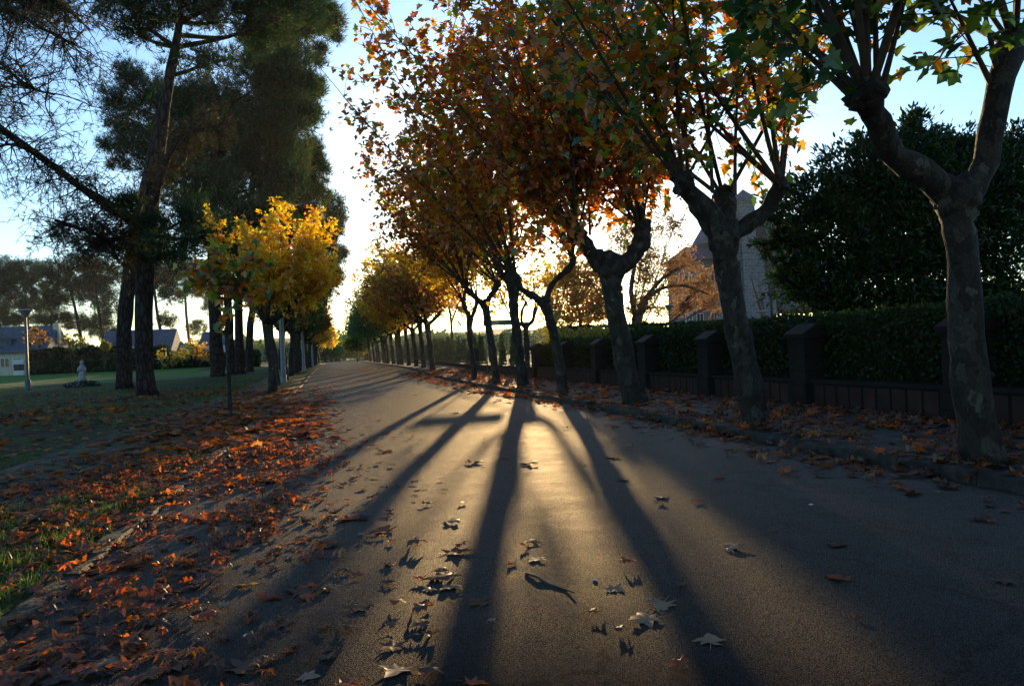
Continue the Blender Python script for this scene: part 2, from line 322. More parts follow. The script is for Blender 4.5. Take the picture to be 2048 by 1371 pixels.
# ------------------------------------------------------------------ mesh helpers
COL = SC.collection
class MB:
    """collects triangles for ONE mesh object"""
    def __init__(s): s.V = []; s.T = []; s.n = 0; s.mi = []
    def add(s, V, T, mi=0):
        V = np.asarray(V, float).reshape(-1, 3); T = np.asarray(T, np.int64).reshape(-1, 3)
        s.V.append(V); s.T.append(T + s.n); s.mi.append(np.full(len(T), mi, np.int32)); s.n += len(V); return s
    def tube(s, pts, rad, k=8, mi=0, cap=True, jit=0, seed=0):
        pts = [Vector(p) for p in pts]; n = len(pts); rows = []
        ref = Vector((.3, 1, .1)).normalized(); rs = random.Random(seed + n)
        for i, p in enumerate(pts):
            d = (pts[min(i + 1, n - 1)] - pts[max(i - 1, 0)])
            if d.length < 1e-9: d = Vector((0, 0, 1))
            d.normalize()
            a = ref - d * ref.dot(d)
            if a.length < .05: ref = Vector((1, .2, .3)).normalized(); a = ref - d * ref.dot(d)
            a.normalize(); b = d.cross(a)
            for j in range(k):
                t = 2 * math.pi * j / k; r = rad[i]
                if jit:
                    q = p + (a * math.cos(t) + b * math.sin(t)) * r
                    r *= 1 + jit * mnoise.noise(q * (1.2 / max(r, .05)) * .35 + Vector((seed, 0, 0))) * 1.6 
                rows.append(p + (a * math.cos(t) + b * math.sin(t)) * r)
        T = []
        for i in range(n - 1):
            for j in range(k):
                a_, b_ = i * k + j, i * k + (j + 1) % k
                T += [(a_, b_, b_ + k), (a_, b_ + k, a_ + k)]
        if cap:
            rows.append(pts[0]); rows.append(pts[-1]); c0, c1 = n * k, n * k + 1
            for j in range(k):
                T.append((c0, (j + 1) % k, j)); T.append((c1, (n - 1) * k + j, (n - 1) * k + (j + 1) % k))
        return s.add([tuple(v) for v in rows], T, mi)
    def box(s, lo, hi, mi=0, M_=None):
        x0, y0, z0 = lo; x1, y1, z1 = hi
        V = [(x0, y0, z0), (x1, y0, z0), (x1, y1, z0), (x0, y1, z0), (x0, y0, z1), (x1, y0, z1), (x1, y1, z1), (x0, y1, z1)]
        if M_ is not None: V = [tuple(M_ @ Vector(v)) for v in V]
        q = [(0, 3, 2, 1), (4, 5, 6, 7), (0, 1, 5, 4), (1, 2, 6, 5), (2, 3, 7, 6), (3, 0, 4, 7)]
        T = []
        for a, b, c, d in q: T += [(a, b, c), (a, c, d)]
        return s.add(V, T, mi)
    def ball(s, c, r, mi=0, jit=.0, seed=0, seg=12, ring=8):
        c = Vector(c); r = Vector(r) if hasattr(r, '__len__') else Vector((r, r, r)); V = []; T = []
        for i in range(ring + 1):
            ph = math.pi * i / ring
            for j in range(seg):
                th = 2 * math.pi * j / seg
                d = Vector((math.sin(ph) * math.cos(th), math.sin(ph) * math.sin(th), math.cos(ph)))
                k = 1 + jit * mnoise.noise(d * 2.2 + Vector((seed * 3.1, 0, 0))) * 1.5 if jit else 1
                V.append(c + Vector((d.x * r.x, d.y * r.y, d.z * r.z)) * k)
        for i in range(ring):
            for j in range(seg):
                a, b = i * seg + j, i * seg + (j + 1) % seg
                T += [(a, a + seg, b + seg), (a, b + seg, b)]
        return s.add([tuple(v) for v in V], T, mi)
    def lathe(s, prof, c=(0, 0, 0), k=20, mi=0):
        V = []; T = []
        for r, z in prof:
            for j in range(k):
                t = 2 * math.pi * j / k; V.append((c[0] + r * math.cos(t), c[1] + r * math.sin(t), c[2] + z))
        for i in range(len(prof) - 1):
            for j in range(k):
                a, b = i * k + j, i * k + (j + 1) % k; T += [(a, b, b + k), (a, b + k, a + k)]
        return s.add(V, T, mi)
    def build(s, name, mats, parent=None, smooth=False, origin=None):
        V = np.concatenate(s.V) if s.V else np.zeros((0, 3)); T = np.concatenate(s.T) if s.T else np.zeros((0, 3), int)
        mi = np.concatenate(s.mi) if s.mi else np.zeros(0, int)
        org = Vector(origin) if origin is not None else (Vector(parent['_o']) if parent is not None and '_o' in parent else Vector((0, 0, 0)))
        V = V - np.array(org)
        me = bpy.data.meshes.new(name); me.vertices.add(len(V)); me.vertices.foreach_set('co', V.astype(np.float32).ravel())
        me.loops.add(len(T) * 3); me.loops.foreach_set('vertex_index', T.astype(np.int32).ravel())
        me.polygons.add(len(T)); me.polygons.foreach_set('loop_start', np.arange(0, len(T) * 3, 3, dtype=np.int32))
        me.polygons.foreach_set('material_index', mi.astype(np.int32))
        me.polygons.foreach_set('use_smooth', np.zeros(len(T), bool))
        if smooth is True: me.polygons.foreach_set('use_smooth', np.ones(len(T), bool))
        elif smooth is not False: me.polygons.foreach_set('use_smooth', np.isin(mi, smooth))
        if not isinstance(mats, (list, tuple)): mats = [mats]
        for m_ in mats: me.materials.append(m_)
        me.update(calc_edges=True); me.validate()
        o = bpy.data.objects.new(name, me); COL.objects.link(o)
        if parent is not None: o.parent = parent
        elif origin is not None: o.location = origin
        o['_o'] = tuple(org)
        return o

def tag(o, label=None, cat=None, group=None, kind=None):
    if label: o['label'] = label
    if cat: o['category'] = cat
    if group: o['group'] = group
    if kind: o['kind'] = kind
    return o
def empty(name, loc, label, cat, group=None):
    o = bpy.data.objects.new(name, None); COL.objects.link(o); o.location = loc; o['_o'] = tuple(loc)
    o.empty_display_size = .2
    return tag(o, label, cat, group)
def copy_thing(root, loc, rz=0, scale=(1, 1, 1), label=None, mats=None):
    r = root.copy(); COL.objects.link(r); r.location = loc; r.rotation_euler = (0, 0, rz); r.scale = scale
    if label: r['label'] = label
    for ch in list(root.children):
        c = ch.copy(); COL.objects.link(c); c.parent = r
        if mats and ch.name.split('.')[0] in mats:
            i, m_ = mats[ch.name.split('.')[0]]
            c.material_slots[i].link = 'OBJECT'; c.material_slots[i].material = m_
        for g in list(ch.children):
            d = g.copy(); COL.objects.link(d); d.parent = c
    return r

def norm(a):
    return a / np.maximum(np.linalg.norm(a, axis=-1, keepdims=True), 1e-9)
def rand_dirs(n, r=None):
    r = r or rng
    return norm(r.normal(size=(n, 3)))
def scatter(mb, tmpl, pos, dirs, nrm, size, mi=0):
    """puts a copy of the template at each pos: x = side, y = along dirs, z = nrm"""
    TV, TT = tmpl; n = len(pos)
    if n == 0: return
    d = norm(dirs); s = norm(np.cross(d, nrm)); z = np.cross(s, d)
    size = np.broadcast_to(size, (n,))[:, None, None]
    V = pos[:, None, :] + size * (TV[None, :, 0:1] * s[:, None, :] + TV[None, :, 1:2] * d[:, None, :] + TV[None, :, 2:3] * z[:, None, :])
    k = len(TV); T = TT[None] + (np.arange(n) * k)[:, None, None]
    mb.add(V.reshape(-1, 3), T.reshape(-1, 3), mi)

def fan(outline, centre, zf):
    pts = [(*centre, zf(*centre))] + [(x, y, zf(x, y)) for x, y in outline]
    n = len(outline); T = [(0, 1 + i, 1 + (i + 1) % n) for i in range(n)]
    return np.array(pts, float), np.array(T)
half = [(.33, -.08), (.36, .12), (.27, .17), (.52, .36), (.27, .50), (.20, .74)]
OUT = [(0, .02)] + half + [(0, 1.0)] + [(-x, y) for x, y in reversed(half)]
LEAF = fan(OUT, (0, .32), lambda x, y: -.25 * abs(x) - .12 * y * y)
LEAF_B = fan(OUT, (0, .32), lambda x, y: .22 * abs(x) - .22 * y * y)
SMALL = (np.array([(0, 0, 0), (.33, .42, -.08), (0, 1, -.1), (-.33, .42, -.08)], float), np.array([(0, 1, 2), (0, 2, 3)]))
half5 = [(.45, .25), (.2, .5)]
STAR = fan([(0, 0)] + half5 + [(0, 1)] + [(-x, y) for x, y in reversed(half5)], (0, .35), lambda x, y: -.2 * abs(x))
LAUREL = (np.array([(0, 0, 0), (.16, .3, .03), (.15, .65, .0), (0, 1, -.08), (-.15, .65, 0), (-.16, .3, .03)], float),
          np.array([(0, 1, 2), (0, 2, 3), (0, 3, 4), (0, 4, 5)]))
def tuft(n, seed, w=.07):
    r = np.random.default_rng(seed); V = []; T = []
    for i in range(n):
        d = norm(r.normal(size=3) + np.array([0, 1.3, 0])); s = norm(np.cross(d, r.normal(size=3)))
        b = len(V); V += [tuple(-s * w * .5), tuple(s * w * .5), tuple(d * (.7 + .5 * r.random()))]; T.append((b, b + 1, b + 2))
    return np.array(V), np.array(T)
TUFTS = [tuft(9, i) for i in range(4)]
FINE = [tuft(5, 20 + i, .06) for i in range(3)]

# fallen leaves, with teeth, curled edges and a stalk
def fallen(seed, curl):
    r = random.Random(seed)
    hf = [(.10, -.02), (.38, -.12), (.33, .06), (.25, .16), (.42, .22), (.58, .38), (.40, .46), (.27, .52), (.27, .68), (.13, .80)]
    hf = [(a * r.uniform(.85, 1.1), b_ + r.uniform(-.04, .04)) for a, b_ in hf]
    o = [(0, .03)] + hf + [(0, 1.02)] + [(-x * r.uniform(.88, 1.05), y + r.uniform(-.03, .03)) for x, y in reversed(hf)]
    c = (0, .32); n = len(o); V = [(*c, 0)]; ph = r.uniform(0, 6.28); p2 = r.uniform(0, 6.28)
    def z(x, y):
        dx, dy = x - c[0], y - c[1]; rr = math.hypot(dx, dy); a = math.atan2(dy, dx)
        return curl * (rr * rr * 1.1 + .45 * rr * math.sin(3 * a + ph) + .25 * rr * math.sin(5 * a + 2 * ph)) + .06 * abs(math.sin(a * 5)) * rr + rr * (.09 * math.sin(7 * a + p2) + .06 * math.sin(11 * a + ph)) + .05 * math.sin(9 * x + p2) * math.cos(8 * y + ph)
    for f in (.55, 1):
        for x, y in o:
            an = math.atan2(y - c[1], x - c[0]); k = 1 - (.12 + .42 * abs(curl)) * (f ** 2) * (1 + .7 * math.sin(3 * an + p2)) * .8
            xx = c[0] + (x - c[0]) * f * k; yy = c[1] + (y - c[1]) * f * k
            V.append((xx, yy, z(c[0] + (x - c[0]) * f, c[1] + (y - c[1]) * f)))
    T = [(0, 1 + i, 1 + (i + 1) % n) for i in range(n)]
    for i in range(n):
        a, b = 1 + i, 1 + (i + 1) % n; T += [(a, a + n, b + n), (a, b + n, b)]
    b0 = len(V)     # stalk, sharing the leaf's heart vertex region
    bend = r.uniform(-.2, .2)
    V += [(.012, .04, .0), (-.012, .04, 0), (.01 + bend * .4, -.3, .05), (-.01 + bend * .4, -.3, .05), (bend, -.55, .02)]
    T += [(b0, b0 + 1, b0 + 3), (b0, b0 + 3, b0 + 2), (b0 + 2, b0 + 3, b0 + 4), (0, b0, b0 + 1)]
    V = np.array(V, float); V[:, 2] *= .8; V[:, 2] -= V[:, 2].min(); V[:, 1] -= .3
    return V, np.array(T)
FALLEN = [fallen(i, c) for i, c in enumerate((-.18, .10, -.34, .2, -.7, -.12, .6, -.45))]
FALLEN_LOW = []
for sd_, c_ in ((1, -.25), (2, .3), (3, -.12)):
    FALLEN_LOW.append(fan(OUT, (0, .32), lambda x, y, c_=c_: c_ * (abs(x) ** 1.3 + .4 * (y - .35) ** 2)))

# ------------------------------------------------------------------ ground, road, kerbs
def sheet(name, xs, ys, dz, m_, kind='structure', zfun=None):
    mb = MB(); V = []; T = []
    for y in ys:
        for x in xs: V.append((x, y, (zfun or zg)(x, y) + dz))
    nx = len(xs)
    for j in range(len(ys) - 1):
        for i in range(nx - 1):
            a = j * nx + i; T += [(a, a + 1, a + 1 + nx), (a, a + 1 + nx, a + nx)]
    mb.add(V, T); o = mb.build(name, m_, smooth=True); o['kind'] = kind; return o
YS = [-30, -5, 0, 10, 20, 30, 36] + list(range(38, 104, 2)) + [110, 130, 160, 200, 260, 340]
XS = [-300, -120, -60, -40, -30, -20, -14, -13, -12, -11, -10, -9, -8, -7, -6, -4, -1, 3, 8, 12, 20, 40, 60, 120, 300]
sheet('ground', XS, YS + [700, 2500], 0, M['ground'])
XL, XR, XT, XW = -1.58, 5.2, 6.0, 8.2
RY = [-30, -5, 0, 10, 20, 30, 36] + list(range(38, 104, 2)) + [110, 130, 160, 200, 230]
sheet('road', [XL, 0, 2, 4, XR], RY, .008, M['asphalt'])
sheet('pavement', [-4.3, -3.4, -2.6], [y for y in RY if y <= 160], .012, M['slab'])
sheet('side_pavement', [XR + .18, 6.8, XW], [y for y in RY if y <= 160], .10, M['slab_r'])
sheet('meadow', [-90, -70, -50, -30, -20, -14, -12, -10, -8.2], [62, 64, 70, 76, 82, 88, 94, 100, 108], .01, M['field'])
mp_ = sheet('path', [-60, -40, -30, -20, -14, -12, -10], [57.6, 58.4, 59.4], .014, M['gravel'])

def kerb(name, x0, x1, top, y0, y1, m_, seg, tilt):
    mb = MB(); y = y0; r = random.Random(7)
    while y < y1:
        L = seg * r.uniform(.9, 1.1); z = zg(0, y + L / 2); dx = r.uniform(-.012, .012); dz = r.uniform(-tilt, tilt)
        Mx = Matrix.Translation((dx, 0, z + dz)) 
        ys = np.linspace(y, y + L - .012, 9); prof = [(x0, -.1), (x0, top - .02), (x0 + .02, top), (x1 - .02, top), (x1, top - .02), (x1, -.1)]
        V = []; T = []; k = len(prof)
        for i, yy in enumerate(ys):
            for (px_, pz_) in prof:
                j = .006 * mnoise.noise(Vector((px_ * 9, yy * 7, pz_ * 9 + 3)))
                V.append((px_ + dx + j, yy, pz_ + z + dz + j * 1.3 + .01 * mnoise.noise(Vector((px_ * 20, yy * 22, 0)))))
        for i in range(len(ys) - 1):
            for j in range(k - 1):
                a = i * k + j; T += [(a, a + k, a + k + 1), (a, a + k + 1, a + 1)]
        e = (len(ys) - 1) * k
        for j in range(1, k - 1): T += [(0, j, j + 1), (e, e + j + 1, e + j)]
        mb.add(V, T); y += L
    o = mb.build(name, m_); o['kind'] = 'structure'; return o
kerb('kerb', XL - .17, XL, .035, .8, 130, M['kerb'], .95, .008)
kerb('kerb_right', XR, XR + .18, .12, .8, 160, M['kerb_dark'], 1.0, .012)

# far hill
mb = MB(); V = []; T = []; ks = np.linspace(R(-70), R(75), 120)
for r_, hh in ((520, -3), (600, 9), (760, 17), (900, 8)):
    for a in ks:
        hz = hh * (1 + .45 * mnoise.noise(Vector((a * 5, r_ * .01, 0))) + .2 * mnoise.noise(Vector((a * 30, r_ * .01, 4)))) if hh > 0 else hh
        V.append((r_ * math.sin(a), r_ * math.cos(a), hz))
n_ = len(ks)
for i in range(3):
    for j in range(n_ - 1):
        a = i * n_ + j; T += [(a, a + 1, a + 1 + n_), (a, a + 1 + n_, a + n_)]
mb.add(V, T); o = mb.build('hills', M['hill'], smooth=True); o['kind'] = 'structure'

# ------------------------------------------------------------------ plane trees
def curve_pts(p0, d, L, n, bend, wob, r):
    pts = []; d = Vector(d).normalized(); ph = r.uniform(0, 6.28); s = d.cross(Vector((0, 0, 1)))
    if s.length < .1: s = Vector((1, 0, 0))
    s.normalize()
    for i in range(n + 1):
        t = i / n
        pts.append(Vector(p0) + d * L * t + Vector((0, 0, 1)) * bend * L * t * t + s * wob * L * math.sin(t * 4 + ph) * t)
    return pts
DENS = 1.45
def add_shoots(mb, shoots, r, ntwig, nleaf, size, tmpl=(LEAF, LEAF_B), xmin=None, twigwood=True, t0=.22, spread=1.0, kside=6, droop=.25, gap=None):
    """shoots: list of (start, direction, length, radius, curve bend); leaves go on side twigs"""
    Lp, Ld, Ln = [], [], []; nr = np.random.default_rng(r.randrange(10 ** 6))
    for (p0, d, L, r0, bend) in shoots:
        pts = curve_pts(p0, d, L, 7, bend, .02, r)
        if gap is not None and any(((q_ - gap[0]) - gap[1] * (q_ - gap[0]).dot(gap[1])).length < .14 for i_ in range(7) for q_ in (pts[i_], pts[i_].lerp(pts[i_ + 1], .33), pts[i_].lerp(pts[i_ + 1], .67))): continue
        mb.tube(pts, [r0 * (1 - .82 * i / 7) for i in range(8)], kside, 0, cap=False)
        dv = Vector(d).normalized()
        for k in range(int(DENS * ntwig * L / 4)):
            t = t0 + (1 - t0) * (r.random() ** .85); i = min(6, int(t * 7)); f = t * 7 - i
            b = pts[i].lerp(pts[i + 1], f)
            a = Vector((r.gauss(0, 1), r.gauss(0, 1), r.gauss(0, .8))).normalized()
            td = (a * 1.0 + dv * .45).normalized(); TL = r.uniform(.35, 1.25) * (1.15 - .5 * t) * spread
            e = b + td * TL + Vector((0, 0, -.10 * TL))
            if xmin is not None and e.x < xmin + .5 * mnoise.noise(e * .7): continue
            if gap is not None and any(((q_ - gap[0]) - gap[1] * (q_ - gap[0]).dot(gap[1])).length < gap[2] * .8 for q_ in (b, b.lerp(e, .5), e)): continue
            if twigwood: mb.tube([b, b.lerp(e, .5) + Vector((0, 0, .03)), e], [.008, .006, .003], 3, 0, cap=False)
            m_ = max(2, int(1.3 * nleaf * TL * r.uniform(.7, 1.3)))
            tt = nr.random(m_) ** .7
            q = np.array(b)[None] * (1 - tt[:, None]) + np.array(e)[None] * tt[:, None]
            q = q + nr.normal(size=(m_, 3)) * .07 * spread
            Lp.append(q); out_ = nr.normal(size=(m_, 3)) * .7 + np.array(td)[None] * .6; out_[:, 2] -= droop
            Ld.append(out_); nn = nr.normal(size=(m_, 3)) * .6; nn[:, 2] += 1.0; Ln.append(nn)
    if not Lp: return
    Lp = np.concatenate(Lp); Ld = np.concatenate(Ld); Ln = np.concatenate(Ln)
    if gap is not None:      # the opening in the foliage through which the sun looks
        v = Lp - np.array(gap[0]); al = v @ np.array(gap[1]); kp = np.linalg.norm(v - al[:, None] * np.array(gap[1]), axis=1) > gap[2]
        Lp, Ld, Ln = Lp[kp], Ld[kp], Ln[kp]
    n = len(Lp)
    sz = size * nr.uniform(.6, 1.15, n); h_ = nr.random(n) < .5
    for hh, tm in ((h_, tmpl[0]), (~h_, tmpl[1])):
        scatter(mb, tm, Lp[hh], Ld[hh], Ln[hh], sz[hh], 1)
    return n

def pix_path(spec, Y0, dY=0):
    """spec: (px, py, width px[, depth offset]) -> points and radii at real depth"""
    pts, rad = [], []
    for s in spec:
        Y = Y0 + (s[3] if len(s) > 3 else 0)
        p = P(s[0], s[1], Y); pts.append(p); rad.append(s[2] / F * (p - CAM).dot(ROT @ Vector((0, 0, -1))) / 2)
    return pts, rad
def resample(pts, rad, n):
    """smooth Catmull-Rom through the joints"""
    out_, ro = [], []; m_ = len(pts)
    for k in range(n):
        t = k / (n - 1) * (m_ - 1); i = min(m_ - 2, int(t)); f = t - i
        p0, p1, p2, p3 = pts[max(0, i - 1)], pts[i], pts[i + 1], pts[min(m_ - 1, i + 2)]
        out_.append(.5 * ((2 * p1) + (p2 - p0) * f + (2 * p0 - 5 * p1 + 4 * p2 - p3) * f * f + (3 * p1 - p0 - 3 * p2 + p3) * f ** 3))
        ro.append(rad[i] * (1 - f) + rad[i + 1] * f)
    return out_, ro

def hero_tree(label, base, trunk, limbs, heads, leafm, seed, nsh=7, ntwig=26, nleaf=11, size=.19, Lr=(3.2, 5.2), xmin=.7, extra=(), t0=.22, lean=-.35, tmpl=(LEAF, LEAF_B), up=.9):
    r = random.Random(seed); b = G(*base); Y = b.y
    root = empty('plane_tree', b, label, 'tree', 'pollarded plane trees along the right kerb')
    pts, rad = pix_path([(base[0], base[1], trunk[0][2] * 1.0)] + list(trunk[1:]), Y)
    pts[0] = b - Vector((0, 0, .08)); pts, rad = resample(pts, rad, 22)
    rad = [q * .93 for q in rad]; rad[0] *= 1.5; rad[1] *= 1.2; rad[2] *= 1.06
    t = MB().tube(pts, rad, 18, 0, jit=.17, seed=seed); t.ball(pts[-1], rad[-1] * 1.08, jit=.3, seed=seed)
    for _ in range(5):      # burls
        i = r.randrange(5, 22); a = r.uniform(0, 6.28)
        t.ball(pts[i] + Vector((math.cos(a), math.sin(a), 0)) * rad[i] * .75, rad[i] * r.uniform(.3, .45), jit=.4, seed=seed + _, seg=10, ring=7)
    t.build('trunk', M['bark'], root, smooth=True)
    knob = []
    for li, sp in enumerate(limbs):
        lp, lr = pix_path(sp, Y); lp, lr = resample(lp, [q * .88 for q in lr], 12)
        l = MB().tube(lp, lr, 14, 0, jit=.3, seed=seed + 9 * li + 1)
        l.ball(lp[-1], lr[-1] * 1.12, jit=.5, seed=seed + li, seg=14, ring=10); 
        for q in range(4):
            l.ball(lp[-1 - q // 2] + Vector((r.uniform(-1, 1), r.uniform(-1, 1), r.uniform(-.5, 1))) * lr[-1] * .8, lr[-1] * r.uniform(.35, .55), jit=.6, seed=seed + 20 + q, seg=10, ring=7)
        l.build('limb', M['bark'], root, smooth=True); knob.append((lp[-1], lr[-1]))
    for hd in heads:
        p = P(hd[0], hd[1], Y + (hd[2] if len(hd) > 2 else 0)); knob.append((p, .1))
    c = MB(); sh = []
    for (p, kr) in knob:
        for k in range(nsh):
            a = 2 * math.pi * (k + r.random()) / nsh; w = r.uniform(.08, 1.0)
            d = Vector((math.cos(a) * w + lean, math.sin(a) * w, up)).normalized()
            sh.append((p + Vector((d.x, d.y, .4)) * kr * .7, d, r.uniform(*Lr), r.uniform(.022, .04), r.uniform(-.02, .16)))
    for (x0, y0, x1, y1, dz_) in extra:
        p0 = P(x0, y0, Y); p1 = P(x1, y1, Y + dz_); d = p1 - p0
        sh.append((p0, d, d.length * 1.1, .031, .03))
    n = add_shoots(c, sh, r, ntwig, nleaf, size, tmpl, xmin, t0=t0, gap=(CAM, SUN, .15))
    c.build('crown', [M['twig'], leafm], root, smooth=[0])
    return root

hero_tree('nearest plane tree on the far right, forking into two thick dark limbs beside the kerb', (1975, 950),
    [(1975, 950, 84), (1940, 740, 74), (1925, 560, 66), (1918, 450, 66), (1915, 395, 88)],
    [[(1915, 400, 62), (1850, 350, 60), (1785, 300, 56), (1752, 240, 54, -.1), (1735, 190, 70, -.2)],
     [(1930, 400, 60), (1972, 330, 56), (1985, 240, 58), (2005, 150, 60), (2030, 90, 62, .2)]],
    [], M['leaf_green'], 3, nsh=8, ntwig=16, nleaf=9, size=.17, xmin=3.2,
    extra=[(1700, 190, 1480, -20, .3), (1725, 160, 1590, -40, .2), (1735, 150, 1680, -60, 0), (1755, 160, 1745, -80, -.2), (1765, 170, 1830, -60, 0),
           (1994, 190, 1880, -30, 0), (1998, 160, 1950, -50, 0), (1745, 238, 1640, 110, -.3)], lean=-.2)
hero_tree('second plane tree from the right edge, leaning trunk with a wide fork', (1517, 860),
    [(1517, 860, 56), (1492, 740, 54), (1468, 620, 52), (1452, 520, 52), (1446, 470, 66)],
    [[(1440, 475, 48), (1415, 430, 50), (1388, 395, 46), (1365, 365, 44, -.1)],
     [(1446, 470, 46), (1452, 425, 44, .3), (1448, 395, 44, .6)],
     [(1455, 480, 42), (1500, 445, 36), (1538, 415, 34), (1562, 372, 34, -.1)]],
    [], M['leaf_mixed'], 7, t0=.2, nsh=6, ntwig=14, nleaf=9, size=.165, xmin=1.9,
    extra=[(1360, 370, 1270, 60, 0), (1380, 370, 1330, 20, .2), (1425, 385, 1410, -20, .4), (1470, 390, 1475, -20, .3), (1560, 360, 1585, 60, -.1), (1565, 360, 1600, 20, .2), (1385, 385, 1180, 170, -.4)])
hero_tree('third plane tree from the right, sturdy trunk with a broad Y fork', (1275, 815),
    [(1275, 815, 50), (1250, 720, 44), (1232, 620, 42), (1222, 560, 46), (1221, 535, 62)],
    [[(1215, 540, 44), (1192, 515, 40), (1170, 490, 36), (1153, 468, 36, -.1)],
     [(1232, 540, 40), (1262, 515, 38), (1282, 485, 36), (1284, 455, 36, .1)]],
    [], M['leaf_rust'], 13, nsh=14, ntwig=21, nleaf=11, size=.16, xmin=.6, Lr=(4.2, 7.2), t0=.1, up=1.2,
    extra=[(1145, 470, 930, 290, -.6), (1150, 462, 1010, 250, -.2), (1160, 460, 1075, 210, 0), (1180, 470, 1170, 210, .2), (1265, 450, 1210, 250, .3), (1275, 440, 1262, 240, .5), (1285, 445, 1320, 250, .3)])
hero_tree('slim plane tree with two crooked arms right of the low sun', (1128, 797),
    [(1128, 797, 24), (1116, 710, 22), (1100, 640, 21), (1088, 605, 26)],
    [[(1088, 608, 17), (1065, 590, 16), (1045, 580, 15), (1032, 560, 16)],
     [(1090, 605, 17), (1102, 572, 15), (1125, 548, 14), (1142, 532, 15), (1146, 515, 14)]],
    [], M['leaf_orange'], 17, extra=[(1035, 565, 1066, 400, .4), (1038, 560, 1000, 430, -.4), (1036, 562, 1100, 440, .8), (1034, 560, 1090, 500, 1.2), (1146, 515, 1100, 400, .5), (1030, 562, 960, 470, .3)], nsh=14, ntwig=18, nleaf=10, size=.16, xmin=.6, Lr=(4.0, 7.8), lean=-.45, up=1.15)
hero_tree('dark plane tree directly below the low sun, its shadow running straight down the asphalt', (1048, 777),
    [(1048, 777, 24), (1038, 700, 21), (1029, 630, 20), (1026, 590, 22), (1027, 560, 34)],
    [[(1027, 570, 22), (1022, 550, 24), (1018, 532, 20)], [(1027, 572, 18), (1012, 555, 16), (1000, 545, 14)]],
    [], M['leaf_orange'], 19, extra=[(1020, 540, 1120, 420, .5), (1022, 545, 1110, 500, -.3), (1018, 535, 1050, 400, .3), (1022, 548, 1085, 470, 1.0), (1020, 548, 1130, 470, 1.5)], nsh=13, ntwig=17, nleaf=9, size=.16, xmin=.8, Lr=(3.6, 6.4), lean=-.45)
hero_tree('plane tree left of the low sun whose trunk hides the start of the green sign', (995, 772),
    [(995, 772, 17), (985, 700, 16), (975, 640, 15), (970, 608, 20)],
    [[(968, 610, 14), (952, 595, 13), (936, 580, 13), (929, 568, 15)], [(972, 606, 14), (985, 588, 13), (996, 568, 14)]],
    [], M['leaf_rust'], 23, nsh=13, ntwig=21, nleaf=9, size=.16, xmin=.9, Lr=(3.6, 6.6), lean=-.45)
hero_tree('slender plane tree at the left end of the near cluster, beside the leaf strewn opening', (950, 762),
    [(950, 762, 14), (944, 710, 12), (939, 660, 12), (940, 638, 15)],
    [[(940, 640, 12), (932, 620, 10), (926, 600, 12)], [(941, 640, 10), (950, 618, 9), (954, 600, 10)]],
    [], M['leaf_gold'], 29, nsh=13, ntwig=21, nleaf=9, size=.16, xmin=1.2, Lr=(3.2, 6.6), lean=-.4)
# small forked tree at the back of the pavement
hero_tree('small bronze lit plane tree with a round fork behind the tree below the sun', (1056, 752),
    [(1056, 752, 11), (1054, 700, 11), (1052, 665, 11), (1052, 650, 14)],
    [[(1050, 652, 8), (1043, 640, 7), (1044, 622, 7), (1052, 606, 6)], [(1054, 652, 9), (1066, 640, 9), (1071, 618, 9)], [(1050, 656, 7), (1038, 645, 6), (1022, 632, 6)]],
    [], M['leaf_gold'], 31, nsh=5, ntwig=18, nleaf=9, size=.17, xmin=2, Lr=(1.5, 3.0), lean=0)

def row_tree(name, seed, height, fork, rad, nsh, trunk_r, leafm, label, group, size, nleaf, ntwig, base=(0, 0, 0), lean=0, up=.9):
    r = random.Random(seed); root = empty(name, base, label, 'tree', group); b = Vector(base)
    pts = [b + Vector((0, 0, -.1)), b + Vector((-.05, 0, fork * .4)), b + Vector((-.16, .05, fork * .75)), b + Vector((-.2, 0, fork))]
    p, ra = resample(pts, [trunk_r * 1.25, trunk_r, trunk_r * .9, trunk_r * 1.15], 10)
    MB().tube(p, ra, 10, 0, jit=.25, seed=seed).build('trunk', M['bark'], root, smooth=True)
    c = MB(); sh = []
    for k in range(3):
        a = 2.1 * k + r.random(); e = p[-1] + Vector((math.cos(a) * .9 + max(0, lean) * .9, math.sin(a) * .9, r.uniform(.5, .9)))
        mid = p[-1].lerp(e, .5) + Vector((0, 0, -.1))
        MB().tube([p[-1] - Vector((0, 0, .1)), mid, e], [trunk_r * .75, trunk_r * .6, trunk_r * .75], 8, jit=.3, seed=seed + k).build('limb', M['bark'], root, smooth=True)
        for q in range(nsh):
            aa = 6.283 * (q + r.random()) / nsh; w = r.uniform(.1, 1.2)
            d = Vector((math.cos(aa) * w + lean, math.sin(aa) * w, up * r.uniform(.7, 1.1))).normalized()
            Lx = min(rad / max(.12, math.hypot(d.x, d.y)), (height - e.z) / max(.15, d.z)) * r.uniform(.8, 1)
            sh.append((e, d, Lx, .03, .04))
    add_shoots(c, sh, r, ntwig, nleaf, size, (STAR, STAR), None, twigwood=False, t0=.1, kside=4, spread=.75 if rad < 3 else 1.1)
    c.build('crown', [M['twig'], leafm], root, smooth=[0]); return root

